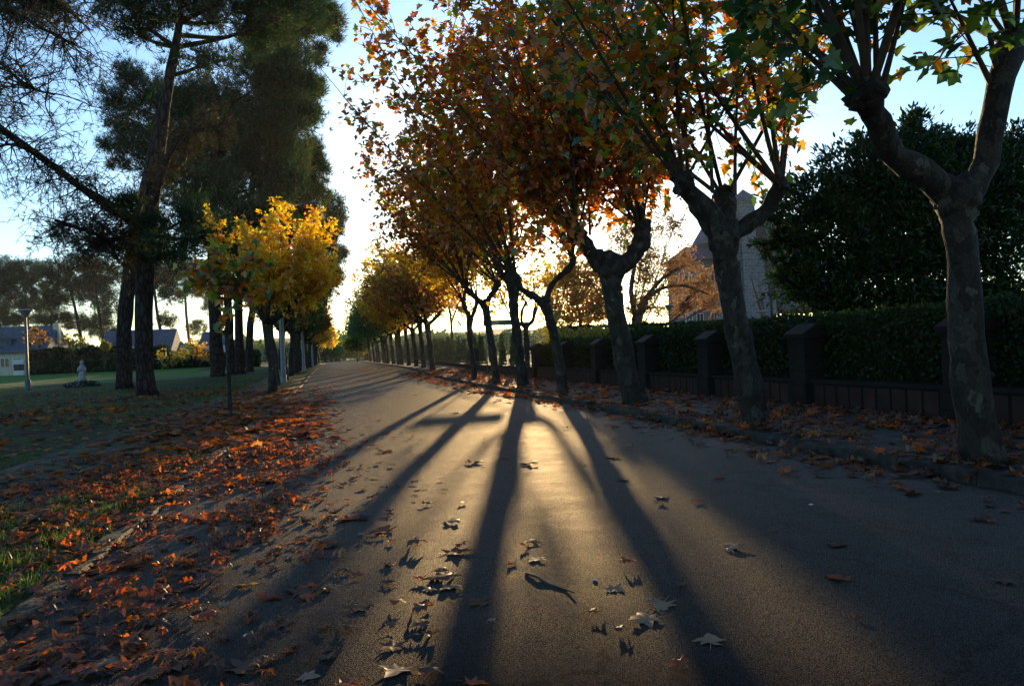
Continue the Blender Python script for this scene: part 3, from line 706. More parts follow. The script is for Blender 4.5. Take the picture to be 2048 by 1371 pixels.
ORD = ['first', 'second', 'third', 'fourth', 'fifth', 'sixth', 'seventh', 'eighth', 'ninth', 'tenth', 'eleventh', 'twelfth', 'thirteenth', 'fourteenth', 'fifteenth',
       'sixteenth', 'seventeenth', 'eighteenth', 'nineteenth', 'twentieth', 'twenty-first', 'twenty-second', 'twenty-third', 'twenty-fourth']
dR = [49.7, 55, 60.4, 66, 71.8, 77.5, 83.4, 89.4, 95.4, 101.5, 108, 114, 121, 128, 135, 143, 151, 160]
p0 = row_tree('plane_tree', 41, 8.2, 3.0, 3.2, 12, .17, M['leaf_orange'], '', 'plane trees receding along the right kerb', .22, 9, 22, lean=-.3)
p1 = row_tree('plane_tree', 42, 8.6, 3.2, 3.4, 12, .16, M['leaf_orange'], '', 'plane trees receding along the right kerb', .22, 9, 22, lean=-.3)
mats_r = [M['leaf_orange'], M['leaf_gold'], M['leaf_orange'], M['leaf_gold'], M['leaf_gold'], M['leaf_mixed'], M['leaf_lime'], M['leaf_lime'], M['leaf_far_green']]
tint_r = ['orange', 'golden', 'orange', 'golden', 'golden', 'mixed', 'lime green', 'lime green', 'green']
for i, d in enumerate(dR):
    src = (p0, p1)[i % 2]; k = min(i, len(mats_r) - 1); loc = (XT + random.uniform(-.12, .12), d, zg(6, d) + .08)
    lab = '%s crowned plane tree, %s along the right kerb beyond the opening' % (tint_r[k], ORD[i])
    rz = random.choice((0, 0.25, -.25, .4)); s = 1.0 + .05 * math.sin(i * 2.3)
    if i < 2:
        src.location = loc; src['label'] = lab; o = src
        for ch in src.children:
            if ch.name.startswith('crown'): ch.material_slots[1].link = 'OBJECT'; ch.material_slots[1].material = mats_r[k]
    else:
        o = copy_thing(src, loc, rz, (s, s, s), lab, {'crown': (1, mats_r[k])})
l0 = row_tree('plane_tree', 51, 7.7, 2.9, 1.8, 15, .16, M['leaf_gold'], '', 'plane trees lining the left pavement', .17, 17, 38, lean=.42)
l1 = row_tree('plane_tree', 52, 7.8, 3.1, 1.9, 15, .17, M['leaf_orange'], '', 'plane trees lining the left pavement', .17, 17, 38, lean=.42)
dL = [34.0, 40.5, 47, 53, 59.5, 66, 72.5, 79, 86, 93, 100, 108, 116, 125, 134, 144]
mats_l = [M['leaf_gold'], M['leaf_mixed'], M['leaf_lime'], M['leaf_mixed'], M['leaf_lime'], M['leaf_far_green'], M['leaf_far_green'], M['leaf_mixed'], M['leaf_orange'], M['leaf_gold']]
tint_l = ['golden', 'mixed', 'lime green', 'mixed', 'lime green', 'dark green', 'dark green', 'mixed', 'orange', 'golden']
for i, d in enumerate(dL):
    src = (l0, l1)[i % 2]; k = min(i, len(mats_l) - 1); loc = (-2.9 + (.35 if i == 0 else random.uniform(-.1, .1)), d, zg(-3, d) + .01)
    lab = '%s crowned plane tree, %s from the young sapling along the left pavement' % (tint_l[k], ORD[i])
    s = 1.02 if i == 0 else 1.0 + .05 * math.sin(i * 1.7)
    if i < 2:
        src.location = loc; src['label'] = lab; src.scale = (s, s, s)
        for ch in src.children:
            if ch.name.startswith('crown'): ch.material_slots[1].link = 'OBJECT'; ch.material_slots[1].material = mats_l[k]
    else: copy_thing(src, loc, random.uniform(0, 6), (s, s, s), lab, {'crown': (1, mats_l[k])})

for i, (x_, y_, s_) in enumerate(((6.1, -2.6, 1.0), (6.1, -7.6, 1.05), (6.1, -12.5, 1.0), (-3.0, -3.5, 1.0), (-3.0, -9, 1.05))):  # unseen trees added behind the camera to block overhead sky light
    copy_thing((p0, p1)[i % 2], (x_, y_, 0), i * 1.3, (s_,) * 3, 'unseen plane tree added behind the viewer to block sky light, %s of five' % ORD[i])
# sapling
r = random.Random(77); b = G(460, 836)
root = empty('plane_sapling', b, 'thin young plane sapling with sparse big yellow green leaves at the left kerb', 'tree')
pts, rad = pix_path([(460, 836, 10), (459, 780, 8), (454, 690, 7.5), (452, 605, 7)], b.y); pts[0] = b
p_, r_ = resample(pts, rad, 10); MB().tube(p_, r_, 8, jit=.15).build('trunk', M['bark'], root, smooth=True)
c = MB(); sh = []
for (x1, y1, dd) in ((395, 540, -.3), (415, 490, .2), (450, 490, 0), (470, 510, .3), (500, 500, -.2), (515, 475, .1), (430, 560, -.4), (480, 570, .3), (370, 525, 0), (460, 620, .3), (440, 630, -.2), (520, 560, .2), (425, 470, 0)):
    e = P(x1, y1, b.y + dd); d = e - p_[-1]; sh.append((p_[-1] - Vector((0, 0, .1)), d, d.length, .012, -.04))
add_shoots(c, sh, r, 30, 8, .21, (LEAF, LEAF_B), None, t0=.3, spread=.5, droop=.6)
c.build('crown', [M['twig'], M['leaf_mixed']], root, smooth=[0])

# ------------------------------------------------------------------ pines
def pine(label, base, trunk, blobs, seed, group, dens=1.0, needle='needle', tsize=.42, second=None, branches=True, depth=1.0, spread_y=2.5, name='pine_tree', tm=TUFTS):
    r = random.Random(seed); nr = np.random.default_rng(seed); b = G(*base); Y = b.y
    root = empty(name, b, label, 'tree', group)
    pts, rad = pix_path([(base[0], base[1], trunk[0][2])] + list(trunk[1:]), Y); pts[0] = b - Vector((0, 0, .1))
    tp, tr = resample(pts, rad, 26); tr[0] *= 1.2
    MB().tube(tp, tr, 14, jit=.12, seed=seed).build('trunk', M['pine'], root, smooth=True)
    c = MB()
    for bi, (px, py, rx, ry) in enumerate(blobs):
        dy_ = r.uniform(-1, 1) * spread_y; ctr = P(px, py, Y + dy_); k = (Y + dy_) / F
        RX, RY_ = rx * k, ry * k; RYd = .5 * (RX + RY_) * depth
        zt = ctr.z - .35 * abs(ctr.x - tp[-1].x) - .3       # bough leaves the trunk lower down
        anchor = min(tp, key=lambda q: abs(q.z - max(zt, tp[5].z)))
        if branches:
            mid = anchor.lerp(ctr, .5) + Vector((0, 0, -.06 * (ctr - anchor).length))
            bp, br_ = resample([anchor, mid, ctr], [.13, .08, .03], 8)
            c.tube(bp, [x_ * min(1, Y / 40 + .1) for x_ in br_], 5, 0, cap=False)
        n = int(dens * 34 * RX * RY_ * 5.5 + 60); nc = max(4, n // 26)
        sub = rand_dirs(nc, nr) * (nr.random((nc, 1)) ** .42)
        cen = sub * np.array([RX, RYd, RY_]) + np.array(ctr)
        if branches:
            for q in range(0, nc, 2):
                c.tube([bp[5], (bp[5] + Vector(cen[q])) * .5 + Vector((0, 0, -.1)), Vector(cen[q])], [.035, .022, .01], 3, 0, cap=False)
        idx = nr.integers(0, nc, n); cs = min(.75, .34 * (RX + RY_) * .5 + .15)
        pos = cen[idx] + nr.normal(size=(n, 3)) * cs * .55
        dirs = (pos - np.array(ctr)) * .35 / max(RX, .3) + nr.normal(size=(n, 3)) * .45 + np.array([0, 0, .75])
        pick = nr.integers(0, len(tm), n)
        for q in range(len(tm)):
            w = pick == q; scatter(c, tm[q], pos[w], dirs[w], rand_dirs(int(w.sum()), nr), tsize * nr.uniform(.7, 1.2, int(w.sum())), 1)
    c.build('crown', [M['pine'], M[needle]], root, smooth=[0])
    return root
def hanging(root, curve, seed, n, Lr, needles=6, r0=.12, kind='needle_dry', up=False):
    """a long bough with thin drooping twigs, pixel joints with depth"""
    r = random.Random(seed); nr = np.random.default_rng(seed)
    pts, rad = [], []
    for (px, py, w, Y) in curve: pts.append(P(px, py, Y)); rad.append(w / F * Y / 2)
    bp, br_ = resample(pts, rad, 24); c = MB(); c.tube(bp, br_, 8, 0, jit=.15, seed=seed)
    Lp, Ld = [], []
    for k in range(n):
        t = r.random(); p = bp[int(t * 23)]; a = Vector((r.gauss(0, 1), r.gauss(0, .8), r.gauss(-.1, .8) if not up else r.gauss(.3, .6))).normalized(); L = r.uniform(*Lr)
        q = [p]; d = a.copy()
        for s in range(6):
            d = (d + Vector((r.gauss(0, .22), r.gauss(0, .22), -.10 + r.gauss(0, .2)))).normalized(); q.append(q[-1] + d * L / 6)
        c.tube(q, [.030, .026, .020, .016, .013, .010, .007], 3, 0, cap=False)
        for s in range(2, 7):
            for _ in range(2):
                e = Vector((r.gauss(0, 1), r.gauss(0, 1), r.gauss(-.3, .8))).normalized() * r.uniform(.2, .7)
                c.tube([q[s], q[s] + e * .5 + Vector((0, 0, .05)), q[s] + e], [.014, .011, .007], 3, 0, cap=False)
                for _k in range(needles):
                    Lp.append(q[s] + e * r.uniform(.3, 1.05)); Ld.append(e.normalized() + Vector((0, 0, .2)))
    if Lp:
        Lp = np.array(Lp); Ld = np.array(Ld) + nr.normal(size=(len(Lp), 3)) * .3; pick = nr.integers(0, 3, len(Lp))
        for q in range(3):
            w = pick == q; scatter(c, FINE[q], Lp[w], Ld[w], rand_dirs(int(w.sum()), nr), .26, 1)
    return c.build('bough', [M['pine'], M[kind]], root, smooth=[0])

PG = 'tall pines on the left lawn'
pa = pine('tall leaning pine, the right hand one of the close pair on the left lawn', (295, 791),
     [(295, 791, 38), (288, 700, 34), (290, 560, 32), (305, 400, 30), (322, 270, 24), (338, 160, 20), (350, 100, 17), (362, 20, 12), (370, -60, 8)],
     [(350, 30, 95, 40), (250, 10, 90, 40), (450, 40, 90, 50), (520, 60, 70, 50), (420, 120, 60, 40), (200, -20, 80, 40), (350, -40, 120, 50), (480, -30, 110, 50), (600, 10, 60, 50), (260, 60, 60, 30),
      (380, 430, 70, 28), (430, 470, 60, 25), (350, 500, 60, 30), (330, 445, 50, 22), (260, 410, 45, 20)], 101, PG, dens=.8, spread_y=2.0, tsize=.5)
hanging(pa, [(300, 440, 9, 35), (345, 300, 8, 34), (400, 262, 7, 34), (440, 250, 5, 33), (470, 220, 3, 33)], 5, 30, (.4, 1.0), 3)
hanging(pa, [(325, 330, 9, 35), (350, 290, 7, 35), (385, 250, 6, 34.5), (430, 215, 4, 34)], 6, 24, (.4, 1.0), 3)
pb = pine('leaning pine trunk, the left hand one of the close pair, with a long drooping bough', (250, 776),
     [(250, 776, 33), (248, 680, 28), (258, 560, 28), (275, 450, 26), (290, 380, 22), (310, 280, 16), (325, 200, 10)],
     [(250, 470, 50, 30), (210, 490, 45, 22), (310, 470, 50, 25), (300, 520, 50, 25)], 102, PG, dens=.55, needle='needle')
hanging(pb, [(265, 445, 20, 38), (220, 410, 15, 37), (160, 372, 13, 36), (90, 320, 12, 34), (0, 255, 12, 32), (-60, 205, 12, 31)], 7, 85, (1.2, 3.4), 1)
hanging(pb, [(285, 400, 10, 38), (260, 440, 8, 37), (190, 400, 7, 35), (100, 330, 6, 34), (30, 290, 5, 33), (-20, 300, 4, 32)], 8, 60, (1.0, 2.8), 2)
hanging(pb, [(270, 470, 9, 38), (230, 480, 8, 36), (170, 460, 7, 35), (110, 440, 5, 34)], 9, 90, (.8, 2.2), 4)
pc = pine('massive round crowned pine behind the close pair on the left lawn', (437, 753),
     [(437, 753, 30), (432, 680, 25), (428, 560, 23), (425, 420, 20), (430, 300, 14), (435, 180, 9)],
     [(470, 200, 70, 55), (540, 250, 60, 60), (420, 260, 70, 60), (500, 320, 80, 60), (400, 370, 80, 60), (470, 420, 80, 50), (560, 350, 50, 50), (540, 150, 60, 50), (380, 200, 60, 45), (600, 220, 35, 50), (540, 430, 60, 45), (590, 150, 45, 45), (430, 480, 70, 40), (500, 490, 60, 40),(380,300,60,50)], 103, PG, dens=.9, spread_y=3, tsize=.7)
pine('pine whose gold edged crown bulges over the road side, right of the massive pine', (481, 747),
     [(481, 747, 20), (478, 680, 17), (480, 560, 15), (500, 400, 12), (530, 200, 8), (560, 60, 5)],
     [(600, 40, 50, 40), (655, 62, 26, 34), (635, 108, 22, 18), (560, 110, 50, 36), (600, 165, 40, 26), (628, 182, 20, 22), (612, 232, 28, 22), (560, 260, 50, 40), (570, 0, 60, 40), (630, 0, 40, 40), (640, 30, 30, 40), (580, 190, 50, 40), (560, 330, 50, 50), (540, 60, 60, 50)], 104, PG, dens=.7, needle='needle_sunlit', spread_y=4, tsize=.85)
pine('rounded pine in the middle of the left row, its crown lit gold along the road', (500, 743),
     [(500, 743, 16), (500, 660, 14), (520, 540, 11), (560, 400, 9), (590, 300, 6)],
     [(580, 330, 50, 40), (600, 380, 45, 50), (560, 410, 50, 50), (615, 330, 30, 40), (630, 360, 22, 45), (600, 440, 40, 30), (540, 470, 50, 40), (625, 300, 22, 30)], 105, PG, dens=.75, needle='needle_sunlit', spread_y=4, tsize=.85)
pine('narrow distant pine poking out beyond the golden plane tree by the road', (560, 738),
     [(560, 738, 10), (570, 640, 9), (600, 520, 7), (640, 430, 5)],
     [(665, 410, 22, 25), (672, 440, 18, 30), (655, 460, 22, 30), (680, 510, 14, 25), (672, 540, 16, 30), (640, 500, 30, 50), (630, 580, 30, 40), (650, 560, 20, 40)], 106, PG, dens=1.4, spread_y=4, tsize=.6)
pine('dark crowned pine standing behind the left pair', (400, 742) if False else (462, 749),
     [(462, 749, 18), (460, 680, 16), (450, 560, 15), (400, 380, 12), (330, 220, 8)],
     [(250, 150, 34, 28), (225, 190, 20, 30), (240, 230, 32, 35), (290, 190, 50, 45), (270, 260, 50, 40), (215, 285, 30, 16), (300, 300, 60, 40), (350, 230, 60, 50), (340, 340, 60, 40), (245, 320, 24, 14)], 107, PG, dens=1.25, spread_y=3, tsize=.5)
# off-frame pine whose sparse twigs hang in at the top left
g0 = Vector((-19.5, 29, 0)); root = empty('pine_tree', g0, 'bare twigged pine hanging in from beyond the top left corner', 'tree', PG)
MB().tube([g0, g0 + Vector((.2, 0, 5)), g0 + Vector((.1, 0, 11)), g0 + Vector((.5, 0, 18))], [.42, .36, .28, .15], 12, jit=.1).build('trunk', M['pine'], root, smooth=True)
for i, cv in enumerate(([(-260, 300, 10, 29), (-120, 60, 9, 28), (0, 20, 8, 27), (90, 60, 6, 26), (150, 90, 4, 26)], [(-260, 100, 10, 29), (-100, -20, 9, 28), (20, -30, 8, 27), (120, 10, 6, 27), (180, 60, 3, 26)],
                        [(-260, 350, 8, 29), (-120, 180, 8, 28), (-20, 120, 6, 27), (50, 170, 5, 26), (110, 190, 3, 26)], [(-260, 100, 8, 29), (-150, -60, 8, 28), (0, -60, 7, 27), (90, -20, 4, 27)])):
    hanging(root, cv, 30 + i, 50, (.9, 3.0), 2)
c = MB(); nr = np.random.default_rng(3)
for (px, py, rr) in ((30, 0, .9), (100, 5, .7), (70, -20, 1.0)):
    n = 500; pos = np.array(P(px, py, 27)) + nr.normal(size=(n, 3)) * rr * .5
    scatter(c, TUFTS[0], pos, nr.normal(size=(n, 3)) + np.array([0, 0, .4]), rand_dirs(n, nr), .26, 0)
c.build('crown', M['needle_dry'], root)

BG = 'umbrella pines in front of the far houses'
for i, (bx, by, tk, bl, lab) in enumerate((
    (55, 745, [(55, 745, 12), (56, 690, 9), (54, 640, 7), (50, 600, 5)], [(10, 550, 50, 34), (60, 545, 40, 26), (20, 590, 50, 28), (85, 580, 30, 20), (0, 630, 30, 25), (70, 615, 40, 14), (40, 640, 40, 12)], 'umbrella pine behind the lamp post at the left edge'),
    (168, 741, [(168, 741, 8), (164, 690, 7), (155, 640, 6), (140, 570, 4)], [(110, 545, 30, 22), (130, 570, 40, 28), (160, 530, 35, 20), (110, 600, 35, 20), (90, 640, 30, 12), (130, 640, 35, 20), (180, 560, 25, 25)], 'curved umbrella pine behind the pale statue'),
    (216, 739, [(216, 739, 7), (208, 690, 6), (200, 640, 5), (190, 570, 4)], [(190, 535, 35, 24), (220, 560, 35, 28), (185, 590, 35, 28), (220, 620, 30, 26), (180, 650, 30, 18), (215, 665, 30, 14)], 'bushy umbrella pine between the statue and the close pair'),
    (335, 735, [(335, 735, 8), (325, 680, 7), (315, 630, 6), (308, 570, 4)], [(315, 520, 35, 26), (330, 560, 30, 24), (340, 590, 25, 20), (300, 560, 25, 25), (335, 640, 16, 16), (350, 530, 30, 24)], 'leaning umbrella pine just right of the close pair'),
    (387, 730, [(387, 730, 7), (378, 680, 6), (372, 620, 5), (370, 560, 4)], [(370, 540, 35, 26), (390, 580, 25, 20), (400, 560, 35, 26), (395, 655, 20, 16), (405, 690, 14, 14), (420, 610, 20, 20)], 'leaning umbrella pine left of the sapling'))):
    pine(lab, (bx, by), tk, bl, 120 + i, BG, dens=1.0, spread_y=2, tsize=.6)

# ------------------------------------------------------------------ broadleaf shrubs and trees by volume
def bush(name, label, cat, base, blobs, Y, leafm, n, size, tmpl=(SMALL,), group=None, stems=None, seed=1, shell=.5, dep=.8, up=.3, wood='twig', limb=True, clump=.0):
    """blobs: (px, py, rx, ry[, dY]) in measured picture units at depth Y"""
    nr = np.random.default_rng(seed); r = random.Random(seed); root = empty(name, base, label, cat, group); c = MB()
    tot = sum(b_[2] * b_[3] for b_ in blobs)
    st = MB(); b0 = Vector(base)
    for s in (stems or []):
        p_, r__ = pix_path(s, Y); MBt = resample(p_, r__, 8); st.tube(MBt[0], MBt[1], 7, jit=.2, seed=seed)
    for b_ in blobs:
        YY = Y + (b_[4] if len(b_) > 4 else 0); ctr = P(b_[0], b_[1], YY); k = YY / F; RX, RZ = b_[2] * k, b_[3] * k; RY_ = (RX + RZ) / 2 * dep
        m_ = int(n * b_[2] * b_[3] / tot)
        if limb:
            st.tube([b0 + Vector((0, 0, .05)), b0.lerp(ctr, .5) + Vector((0, 0, .1)), ctr], [.07, .04, .015], 5)
            for q in range(6):
                e = ctr + Vector(tuple(rand_dirs(1, nr)[0] * np.array([RX, RY_, RZ]) * .85)); st.tube([b0.lerp(ctr, .7), ctr.lerp(e, .4), e], [.02, .014, .006], 3)
        if clump:
            nc = max(5, m_ // 40); cc = rand_dirs(nc, nr) * (nr.random((nc, 1)) ** shell); pos = cc[nr.integers(0, nc, m_)] + nr.normal(size=(m_, 3)) * clump
        else: pos = rand_dirs(m_, nr) * (nr.random((m_, 1)) ** shell)
        pos = pos * (1 + .16 * np.sin(pos[:, :1] * 7 + pos[:, 1:2] * 5) + .1 * np.sin(pos[:, 2:] * 11 + 1)) * np.array([RX, RY_, RZ])
        dirs = pos / max(RX, .2) + nr.normal(size=(m_, 3)) * .6 + np.array([0, 0, up]); nn = nr.normal(size=(m_, 3)) * .7 + np.array([0, 0, .8])
        pos = pos + np.array(ctr); pick = nr.integers(0, len(tmpl), m_)
        for q in range(len(tmpl)):
            w = pick == q; scatter(c, tmpl[q], pos[w], dirs[w], nn[w], size * nr.uniform(.6, 1.2, int(w.sum())), 0)
    if st.n: st.build('stem', M[wood], root, smooth=True)
    c.build('crown', leafm, root)
    return root

# laurel behind the hedge on the right
bush('laurel_tree', 'huge glossy dark laurel rising behind the hedge at the right edge', 'tree', (11.6, 16, 0),
     [(1640, 420, 90, 90), (1720, 380, 110, 110), (1800, 350, 110, 110), (1880, 400, 130, 150), (1980, 380, 120, 120), (1700, 520, 130, 110), (1580, 480, 60, 60), (1600, 560, 70, 60), (1800, 520, 150, 120), (1950, 520, 150, 120), (1820, 260, 50, 45), (2020, 290, 60, 50), (1900, 290, 70, 50), (1740, 290, 50, 30, .4), (2080, 380, 100, 140), (1660, 590, 80, 40), (1545, 420, 30, 30), (1530, 490, 30, 18), (1700, 610, 90, 35), (1850, 600, 120, 45), (2000, 600, 120, 50)],
     16, M['laurel'], 95000, .15, (LAUREL,), seed=61, shell=.45, clump=.13, stems=[[(1700, 650, 24), (1720, 520, 20), (1740, 380, 12)], [(1850, 650, 28), (1840, 520, 20), (1830, 350, 10)]])

# clipped hedges
def hedge(label, p0_, p1_, w, h, n, leafm, size=.07, seed=1, zb=.35, group='clipped hedges behind the low wall', hv=.08):
    nr = np.random.default_rng(seed); a = Vector(p0_); b_ = Vector(p1_); L = (b_ - a).length; d = (b_ - a).normalized(); s = Vector((d.y, -d.x, 0))
    root = empty('hedge', a, label, 'hedge', group); core = MB(); nx = max(4, int(L / .5)); V = []; T = []
    prof = [(0, zb), (0, .9), (.08, .97), (.5, 1.0), (.92, .97), (1, .9), (1, zb)]
    for i in range(nx + 1):
        q = a + d * (L * i / nx)
        hh = h + hv * mnoise.noise(Vector((i * .45, seed, 0)))
        for (u, v) in prof:
            z = v * hh * .96 if v > zb or v == .9 else (.35 if 'far' not in group else -.2)
            jj = .04 * mnoise.noise(Vector((i * 1.3, u * 5, v * 5)))
            V.append(tuple(q + s * ((u - .5) * w * .9 + jj) + Vector((0, 0, z))))
    k = len(prof)
    for i in range(nx):
        for j in range(k - 1):
            e = i * k + j; T += [(e, e + k, e + k + 1), (e, e + k + 1, e + 1)]
        T += [(i * k + k - 1, (i + 1) * k + k - 1, (i + 1) * k), (i * k + k - 1, (i + 1) * k, i * k)]
    for j in range(1, k - 1): T += [(0, j + 1, j), (nx * k, nx * k + j, nx * k + j + 1)]
    core.add(V, T); core.build('branches', M['core'], root, smooth=True)
    # leafy skin
    t = nr.random(n) * L; face = nr.random(n); u = np.where(face < .40, -.5, np.where(face < .62, .5, nr.random(n) - .5)); v = np.where(face < .62, nr.random(n) ** .8 * (.66 if 'far' not in group else 1) + (.34 if 'far' not in group else 0), 1.0)
    hh = h + hv * np.array([mnoise.noise(Vector((x_ / L * nx * .45, seed, 0))) for x_ in t])
    jit = nr.normal(size=(n, 3)) * .035
    pos = np.array(a)[None] + t[:, None] * np.array(d)[None] + (u * w)[:, None] * np.array(s)[None] + jit; pos[:, 2] = a.z + v * hh + jit[:, 2] + np.abs(nr.normal(size=n)) * .04 * (v == 1)
    nrm = np.where((v == 1)[:, None], np.array([0, 0, 1.])[None], np.sign(u)[:, None] * np.array(s)[None]) + nr.normal(size=(n, 3)) * .6
    dirs = nr.normal(size=(n, 3)) + np.array([0, 0, .5]); c = MB()
    scatter(c, SMALL, pos, dirs, nrm, size * nr.uniform(.6, 1.3, n), 0); c.build('foliage', leafm, root)
    # bare stems at the foot
    st = MB(); r = random.Random(seed)
    for i in range(int(L * 4)):
        q = a + d * r.uniform(0, L) + s * r.uniform(-.35, .35) * w; st.tube([q, q + Vector((r.uniform(-.1, .1), r.uniform(-.1, .1), .3)), q + Vector((r.uniform(-.15, .15), r.uniform(-.15, .15), .7))], [.014, .011, .008], 4)
    st.build('stem', M['twig'], root)
    return root
hedge('long clipped hedge rising behind the low red wall and pillars', (9.0, 3.5, 0), (9.0, 22.5, 0), 1.0, 1.62, 34000, M['hedge'], .075, 5)
hedge('lower sunlit far stretch of the hedge behind the wall', (8.97, 22.7, 0), (8.97, 32, 0), .9, 1.42, 12000, M['hedge'], .085, 6, hv=.25)
hedge('tall dark hedge across the garden below the stone buildings', (11.3, 40, 0), (23.5, 40, 0), 1.0, 2.35, 14000, M['hedge'], .11, 8)
hedge('dark clipped hedge in front of the far blue roofed houses', (P(62, 740, 97).x, 97, .8), (P(335, 740, 97).x, 97, .8), 2, 2.6, 9000, M['laurel'], .28, 9, group='far hedges', hv=.5)
hedge('low dark hedge along the end of the left lawn', (P(340, 740, 99).x, 99, .8), (P(520, 735, 99).x, 99, .8), 1.4, 1.6, 5000, M['laurel'], .25, 10, group='far hedges', hv=.5)

# ------------------------------------------------------------------ wall, pillars, fence
def lowwall(y0, y1, label):
    mb = MB(); mb.box((XW, y0, 0), (XW + .3, y1, .5)); root = empty('garden_wall', (XW, y0, 0), label, 'wall', 'low red stone walls')
    mb.build('wall', M['brickwall'], root); MB().box((XW - .03, y0, .503), (XW + .33, y1, .56)).build('coping', M['pillar'], root)
    mb = MB(); y = y0 + .08; hgt = .95 if y0 < 32 else 1.6
    while y0 > 32 and y < y1 - .05: mb.tube([(XW + .15, y, .55), (XW + .15, y, .56 + hgt)], [.009, .009], 4); y += .34
    if y0 > 32:
        for z in (.68, .5 + hgt): mb.box((XW + .13, y0, z), (XW + .17, y1, z + .03))
        mb.build('railing', M['iron'], root)
PY = [5.1, 8.9, 12.6, 16.3, 19.9, 24.0, 27.8, 31.9, 47.5]
segs = [(PY[i] + .26, PY[i + 1] - .26) for i in range(7)]
wl = ['in front of the nearest plane tree', 'between the nearest plane tree and the second one', 'behind the second plane tree', 'between the second and third plane trees', 'behind the third plane tree',
      'between the third plane tree and the crooked armed one', 'behind the crooked armed plane tree']
for (a, b_), l in zip(segs, wl): lowwall(a, b_, 'low red stone wall ' + l)
lowwall(32.16, 47.24, 'low red wall with tall thin railing behind the green sign')
lowwall(47.76, 150, 'long low red wall with tall railing beside the far row of plane trees')
pl = ['behind the nearest plane trunk', 'right of the nearest plane trunk', 'midway between the first and second plane trunks', 'just left of the second plane trunk', 'right of the third plane trunk', 'left of the third plane trunk',
      'right of the crooked armed plane tree', 'under a pointed cap beside the sunlit shrub', 'beyond the opening, beside the slender plane tree']
pl[0], pl[1] = 'beyond the right edge of the picture', 'behind the nearest plane trunk'
root0 = None
for i, y in enumerate(PY):
    lab = 'square stone pillar with gabled cap ' + pl[i]
    if root0 is None:
        root0 = empty('stone_pillar', (XW + .15, y, 0), lab, 'pillar', 'stone pillars along the garden wall'); x0, x1 = XW - .1, XW + .4
        MB().box((x0, y - .25, 0), (x1, y + .25, 1.3)).box((x0 - .03, y - .28, 0), (x1 + .03, y + .28, .55)).build('shaft', M['pillar'], root0)
        MB().add([(x0 - .05, y - .3, 1.302), (x1 + .05, y - .3, 1.302), (x1 + .05, y + .3, 1.302), (x0 - .05, y + .3, 1.302), (x0 - .05, y - .3, 1.38), (x1 + .05, y - .3, 1.38), (x1 + .05, y + .3, 1.38), (x0 - .05, y + .3, 1.38), (XW + .15, y - .3, 1.56), (XW + .15, y + .3, 1.56)],
                 [(0, 2, 1), (0, 3, 2), (0, 1, 5), (0, 5, 4), (1, 2, 6), (1, 6, 5), (2, 3, 7), (2, 7, 6), (3, 0, 4), (3, 4, 7), (4, 5, 8), (5, 6, 9), (5, 9, 8), (6, 7, 9), (7, 4, 8), (7, 8, 9)]).build('cap', M['pillar'], root0)
    else: copy_thing(root0, (XW + .15, y, 0), label=lab)

# conifer shrubs behind the tall railing
for i, (px, Yc, hh, wd) in enumerate(((1003, 44, 1.9, .35), (1027, 44, 1.9, .35), (963, 52, 1.9, .6), (985, 60, 1.6, .5), (930, 62, 1.8, .8), (912, 60, 2.0, .8), (896, 64, 1.9, .9), (880, 66, 2.1, .8), (866, 70, 2.2, 1.0), (850, 74, 2.3, 1.1), (836, 80, 2.2, 1.0), (824, 88, 2.4, 1.2), (814, 96, 2.4, 1.3), (803, 106, 2.4, 1.4), (950, 56, 2.0, .6))):
    g_ = P(px, 715, Yc); b = Vector((max(g_.x, 9.4), Yc, zg(9, Yc))); nr = np.random.default_rng(200 + i); n = 1500
    root = empty('conifer_shrub', b, '%s upright green shrub from the sign along the tall railing' % ORD[i].capitalize() if False else 'upright green shrub behind the tall railing, %s leftward from the green sign' % ORD[i], 'shrub', 'shrubs behind the tall railing')
    t = nr.random(n); a = nr.random(n) * 6.28; rr = wd * .5 * np.sqrt(nr.random(n)) * np.clip(1.25 - t, .2, 1) * 1.1
    pos = np.stack([b.x + np.cos(a) * rr, b.y + np.sin(a) * rr, b.z + .1 + t * hh * (.8 + .25 * np.sin(a * 2 + i))], 1); dirs = nr.normal(size=(n, 3)) * .3 + np.array([0, 0, 1.])
    c = MB(); scatter(c, SMALL, pos, dirs, rand_dirs(n, nr), .22, 0); c.build('crown', M['reed'], root)
    MB().tube([b, b + Vector((0, 0, hh * .8))], [.04, .02], 6).build('trunk', M['twig'], root)

